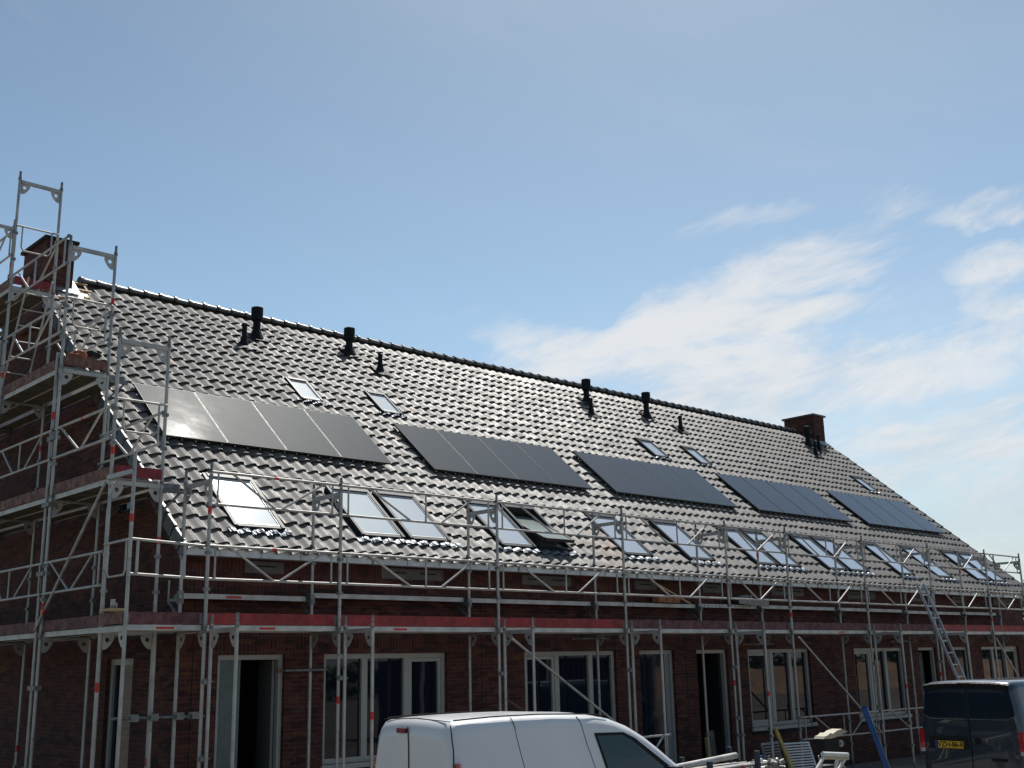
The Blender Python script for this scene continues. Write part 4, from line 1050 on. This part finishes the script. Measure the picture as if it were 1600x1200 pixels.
cpm = MB(); cpm.tube((-.03, 0, 0), (.03, 0, 0), .036, 'galv', 10); cpm.tube((0, -.03, .04), (0, .04, .04), .034, 'galv', 10); cpm.tube((.0, .04, -.02), (.0, .10, -.02), .011, 'galv_dark', 6); cpm.tube((.03, -.04, .02), (.08, -.05, .03), .012, 'galv_dark', 6)
cpo = None
for i in range(34):
    c = cpm.build('pipe_coupler') if cpo is None else cpo.copy()
    if cpo is None: cpo = c
    else: COL.objects.link(c)
    a = i % 7; b = (i//7); c.location = (16.45+a*.085+rng.uniform(-.03, .03), -3.2+b*.11+rng.uniform(-.03, .03), .36+.12*math.exp(-((a-4)**2)/5)+rng.uniform(-.02, .05)); c.rotation_euler = (rng.uniform(0, 6), rng.uniform(0, 6), rng.uniform(0, 6))
    tag(c, 'small galvanised scaffold coupler in the heap beside the tube rack', 'coupler', 'couplers heaped beside the rack')
m = MB()
m.box((16.35, -3.3, GZ), (17.15, -2.6, .34), 'rack'); m.box((16.33, -3.32, .30), (17.17, -2.58, .345), 'rack')
o = m.build('coupler_crate'); tag(o, 'low dark steel crate full of scaffold couplers', 'crate')
def grating(x0, y0, lean, w_, h_, label, skew, m1):
    t_ = thing('slatted_panel', label, 'panel', (x0, y0, GZ), 'slatted panels leaning by the wall')
    m = MB(); T = Matrix.Rotation(skew, 4, 'Z') @ Matrix.Rotation(-lean, 4, 'X')
    for x in (0, w_): m.box((x-.015, -.015, 0), (x+.015, .015, h_), m1, T)
    m.box((0, -.015, h_-.03), (w_, .015, h_), m1, T); m.build('frame', t_, world=False)
    m = MB(); n = int(h_/.052)
    for k in range(n): m.box((.015, -.02, .03+k*.052), (w_-.015, .012, .055+k*.052), m1, T)
    m.build('slats', t_, world=False)
grating(18.86, -1.62, R(14), .60, .86, 'grey slatted steel panel leaning on the brick wall, the dull left one', R(4), 'galv_dark')
grating(19.48, -1.70, R(20), .66, .84, 'slatted steel panel with sunlight painted pale, leaning beside the yellow batten, the right one', R(-14), 'white_tube')  # white material stands in for sun falling on the slats
m = MB(); m.bar((19.30, -1.45, .90), (19.55, -1.75, GZ), .07, .04, 'timber_yellow', (0, 1, 0)); o = m.build('timber_batten'); tag(o, 'yellowish timber batten standing upright between the slatted panels', 'batten')
m = MB(); n = 20
m.tube((20.08, -2.95, 1.26), (20.72, -3.05, GZ), .055, 'blue_pipe', 20, caps=False); m.tube((20.08, -2.95, 1.26), (20.72, -3.05, GZ), .049, 'blue_pipe', 20, caps=False); o = m.build('blue_pipe'); tag(o, 'bright blue plastic pipe standing slanted in front of the scaffold', 'pipe')
# site machine with a cream lid
mc = thing('hoist_engine', 'small engine unit with a cream lid over a black housing on a trestle', 'machine', (17.2, -3.9, GZ))
m = MB(); 
prof = [(16.92, .90), (16.96, .94), (17.04, .95), (17.12, .985), (17.20, .97), (17.32, 1.01), (17.48, 1.03), (17.58, 1.00), (17.66, .985), (17.45, .93), (17.15, .895)]
ya, yb = -4.05, -3.86
m.poly([(x, ya, z) for x, z in prof], 'cream'); m.poly([(x, yb, z) for x, z in prof[::-1]], 'cream')
for a, b in zip(prof, prof[1:]+prof[:1]): m.poly([(a[0], ya, a[1]), (a[0], yb, a[1]), (b[0], yb, b[1]), (b[0], ya, b[1])], 'cream')
m.build('engine_cover', mc)
m = MB(); m.box((16.98, -4.02, .66), (17.40, -3.87, .91), 'rubber'); m.box((17.0, -3.98, .52), (17.3, -3.88, .66), 'black_plastic'); m.build('engine_block', mc)
m = MB(); m.tube((17.41, -4.0, .80), (17.50, -4.0, .80), .055, 'galv', 14); m.tube((17.47, -3.82, .84), (17.58, -3.82, .84), .06, 'galv', 14); m.tube((17.45, -3.9, .66), (17.45, -3.9, .78), .04, 'tape_red', 12); m.build('exhaust', mc)
m = MB(); m.bar((17.42, -3.9, .62), (17.62, -3.9, .14), .07, .05, 'cream', (0, 1, 0)); m.bar((17.5, -3.9, .60), (18.1, -3.9, .0), .03, .03, 'galv', (0, 1, 0)); m.tube((17.0, -3.9, .6), (16.95, -3.9, GZ), .03, 'galv', 10); m.tube((17.3, -3.7, .6), (17.4, -3.6, GZ), .03, 'galv', 10); m.build('support_leg', mc)
m = MB(); m.box((17.1, -3.98, GZ), (17.45, -3.7, .46), 'rack'); m.build('fuel_tank', mc)
m = MB(); m.path([(17.2, -3.7, 1.02), (17.1, -3.65, 1.30)], .006, 'seam', 6); m.build('wire_aerial', mc)
tf = thing('trestle_frame', 'cream white welded tube frame standing in front of the engine unit', 'trestle', (16.5, -4.4, GZ))
m = MB(); 
A = Vector((16.30, -4.4, .72)); B = Vector((17.02, -4.4, .66)); Cc = Vector((15.85, -4.4, .33)); Dd = Vector((16.45, -4.4, .28))
for p, q, r in ((A, B, .036), (A+Vector((.06, 0, -.03)), Cc, .026), (B, Dd, .026), (A+Vector((.42, 0, -.05)), A+Vector((.26, 0, -.42)), .024), (Cc+Vector((-.08, 0, 0)), Dd+Vector((.15, 0, -.02)), .034)): m.tube(p, q, r, 'white_tube', 12)
m.tube(A+Vector((0, 0, -.05)), B+Vector((0, 0, -.05)), .03, 'cream', 10); m.tube(Cc, Cc+Vector((0, .0, -.53)), .026, 'white_tube', 10); m.tube(Dd, Dd+Vector((0, 0, -.48)), .026, 'white_tube', 10); m.build('tube_frame', tf)
# things by the third door
for (x, w_, h_, mt, lb) in ((19.84, .16, .66, 'timber_yellow', 'yellow board leaning in the open doorway beside a grey one'), (20.03, .20, .78, 'board_grey', 'tall grey board leaning against the right jamb of the open doorway')):
    m = MB(); T = Matrix.Translation((x-.35, .35, 0)) @ Matrix.Rotation(R(-6), 4, 'X'); m.box((0, 0, 0), (w_, .03, h_), mt, T); o = m.build('leaning_board'); tag(o, lb, 'board')
m = MB(); m.tube((18.1, -1.9, GZ), (18.1, -1.9, .46), .06, 'blue_pipe', 16); m.tube((18.1, -1.9, .46), (18.1, -1.9, .48), .065, 'blue_pipe', 16); o = m.build('blue_tube_stub'); tag(o, 'short upright blue tube beside the tube rack, by the open door', 'tube')
# things on the scaffold decks
m = MB(); m.box((17.42, -.30, 3.31), (18.05, -.12, 3.44), 'brickblock'); 
for x in (17.63, 17.84): m.box((x-.004, -.303, 3.312), (x+.004, -.118, 3.438), 'slot')
o = m.build('brick_stack'); tag(o, 'orange brick stack lying on the inner scaffold plank under the eave', 'bricks')
m = MB(); m.bar((17.5, -.2, 3.66), (18.5, -.2, 3.30), .03, .03, 'wood'); o = m.build('wood_lath'); tag(o, 'thin timber lath propped slanting behind the orange bricks', 'lath')
m = MB(); T = Matrix.Translation((19.95, -.34, 3.33)) @ Matrix.Rotation(R(3), 4, 'Y'); m.box((0, 0, 0), (1.05, .02, .13), 'board_grey', T); m.box((0, 0, .10), (.5, .18, .13), 'board_grey', T); o = m.build('sheet_board'); tag(o, 'pale sheet of board lying on the inner scaffold planks', 'board')
m = MB(); m.tube((20.15, -.2, 3.46), (20.45, -.2, 3.50), .05, 'board_grey', 10, .03); m.tube((20.5, -.2, 3.47), (20.6, -.2, 3.52), .04, 'frame_white', 10, .02); o = m.build('rag_bundle'); tag(o, 'crumpled pale bundle of rags on the board under the eave', 'rags')
import bmesh
def lump(name, c, rad, mt, seed, label, cat):
    bm = bmesh.new(); bmesh.ops.create_icosphere(bm, subdivisions=3, radius=1)
    rr = random.Random(seed); ph = [rr.uniform(0, 6) for _ in range(6)]
    for v_ in bm.verts:
        d = 1+.16*math.sin(5*v_.co.x+ph[0])*math.sin(4*v_.co.y+ph[1])+.12*math.sin(7*v_.co.z+ph[2]+3*v_.co.x)
        v_.co = Vector((v_.co.x*rad[0]*d, v_.co.y*rad[1]*d, max(v_.co.z, -.5)*rad[2]*d))
    me = bpy.data.meshes.new(name); bm.to_mesh(me); bm.free(); me.materials.append(MATS[mt])
    for p in me.polygons: p.use_smooth = True
    o = bpy.data.objects.new(name, me); COL.objects.link(o); o.location = c; tag(o, label, cat); return o
lump('tool_bag', (6.62, 1.95, 6.90), (.17, .14, .10), 'orange', 3, 'orange and black tool bag lying on the upper gable deck', 'bag')
lump('dark_cloth', (6.84, 1.95, 6.97), (.12, .10, .08), 'rubber', 5, 'dark cloth heaped beside the orange tool bag', 'cloth')
m = MB(); m.tube((6.32, -.55, 2.99), (6.36, -.48, 3.04), .045, 'galv', 12); m.tube((6.28, -.62, 3.02), (6.28, -.62, 3.10), .03, 'galv', 12); m.box((6.22, -.70, 2.955), (6.40, -.36, 2.985), 'wood')
o = m.build('loose_clamp'); tag(o, 'loose steel clamp and wood offcut lying on the corner of the scaffold', 'clamp')

# ------------------------------------------------------------------ what the panes mirror: the far side of the site
mat('container_blue', (.014, .020, .040), .5, .2, var=.2)
mat('sand', (.34, .22, .14), .95, var=.2, vscale=.8)
ct = thing('reflection_container', 'unseen dark blue container added across the site, for the left windows to mirror', 'container', (30, -17, GZ))  # out of view, added to give the left panes a dark reflection
m = MB(); m.box((24.5, -18.4, GZ+.1), (36.5, -16.0, 2.45), 'container_blue')
for x in np.arange(24.7, 36.4, .28): m.box((x, -15.995, .1), (x+.12, -15.96, 2.3), 'container_blue')
m.build('shell', ct)
m = MB()
for x in (24.5, 30.4, 36.4): m.box((x, -16.02, 0), (x+.12, -15.93, 2.5), 'zinc')
m.box((24.5, -16.02, 2.40), (36.5, -15.93, 2.52), 'zinc'); m.box((27.0, -15.97, 1.0), (28.6, -15.92, 1.9), 'frame_white'); m.build('frame', ct)
sd = MB(); n = 40
for i in range(n):
    x0, x1 = 44+i*2.6, 44+(i+1)*2.6
    hf = lambda x: 1.75+.22*math.sin(x*.31)+.13*math.sin(x*.83+1)
    sd.poly([(x0, -34, GZ-.05), (x1, -34, GZ-.05), (x1, -37, hf(x1)), (x0, -37, hf(x0))], 'sand', True)
    sd.poly([(x0, -37, hf(x0)), (x1, -37, hf(x1)), (x1, -43, GZ-.05), (x0, -43, GZ-.05)], 'sand', True)
sdo = sd.build('sand_bank'); sdo['kind'] = 'structure'
V = []; F = []; rr = np.random.RandomState(3)
for k in range(9000):
    x = rr.uniform(20, 190); hh = 3.2+1.3*math.sin(x*.09)+.8*math.sin(x*.37); p = np.array([x, -62+rr.normal(0, 1.2), rr.uniform(0, 1)**.7*hh]); u = rr.normal(0, 1, 3); u /= np.linalg.norm(u); v = np.cross(u, rr.normal(0, 1, 3)); v /= np.linalg.norm(v); q = rr.uniform(.25, .6)
    i = len(V); V += [tuple(p-u*q), tuple(p+v*q*.6), tuple(p+u*q), tuple(p-v*q*.6)]; F.append((i, i+1, i+2, i+3))
me = bpy.data.meshes.new('hedgerow'); me.from_pydata(V, [], F); me.materials.append(MATS['leaf']); ho = bpy.data.objects.new('hedgerow', me); COL.objects.link(ho); ho['kind'] = 'stuff'

# ------------------------------------------------------------------ trees
def tree(name, loc, h, r, n, seed, label, group=None):
    t_ = thing(name, label, 'tree', loc, group); rr = np.random.RandomState(seed)
    m = MB(); base = Vector((0, 0, 0)); top = Vector((rr.uniform(-.2, .2), rr.uniform(-.2, .2), h*.62))
    m.tube(base, top, h*.028, 'bark', 10, h*.012)
    clumps = []
    for k in range(16):
        a = rr.uniform(0, 6.28); el_ = rr.uniform(.05, 1.2); q = top*(rr.uniform(.45, 1)); e = q + Vector((math.cos(a)*math.cos(el_), math.sin(a)*math.cos(el_), math.sin(el_)))*r*rr.uniform(.5, 1.0)
        m.tube(q, e, h*.011, 'bark', 6, h*.003); clumps.append(e)
    m.build('trunk', t_, world=False)
    c = MB(); V = []; F = []
    for k in range(n):
        cc = clumps[rr.randint(len(clumps))]; d = Vector(rr.normal(0, 1, 3)); d *= r*.20
        p = cc + d; s_ = rr.uniform(.05, .11)*max(1, h/9)
        u = Vector(rr.normal(0, 1, 3)).normalized(); w_ = u.cross(Vector(rr.normal(0, 1, 3))).normalized()
        i = len(V); V += [tuple(p-u*s_), tuple(p+w_*s_*.5), tuple(p+u*s_), tuple(p-w_*s_*.5)]; F.append((i, i+1, i+2, i+3))
    me = bpy.data.meshes.new('crown'); me.from_pydata(V, [], F); me.materials.append(MATS['leaf']); o = bpy.data.objects.new('crown', me); COL.objects.link(o); o.parent = t_
tree('leafy_tree', (46.5, 4.0, GZ), 5.6, 2.0, 9000, 11, 'green leafy tree beyond the far right end of the house')
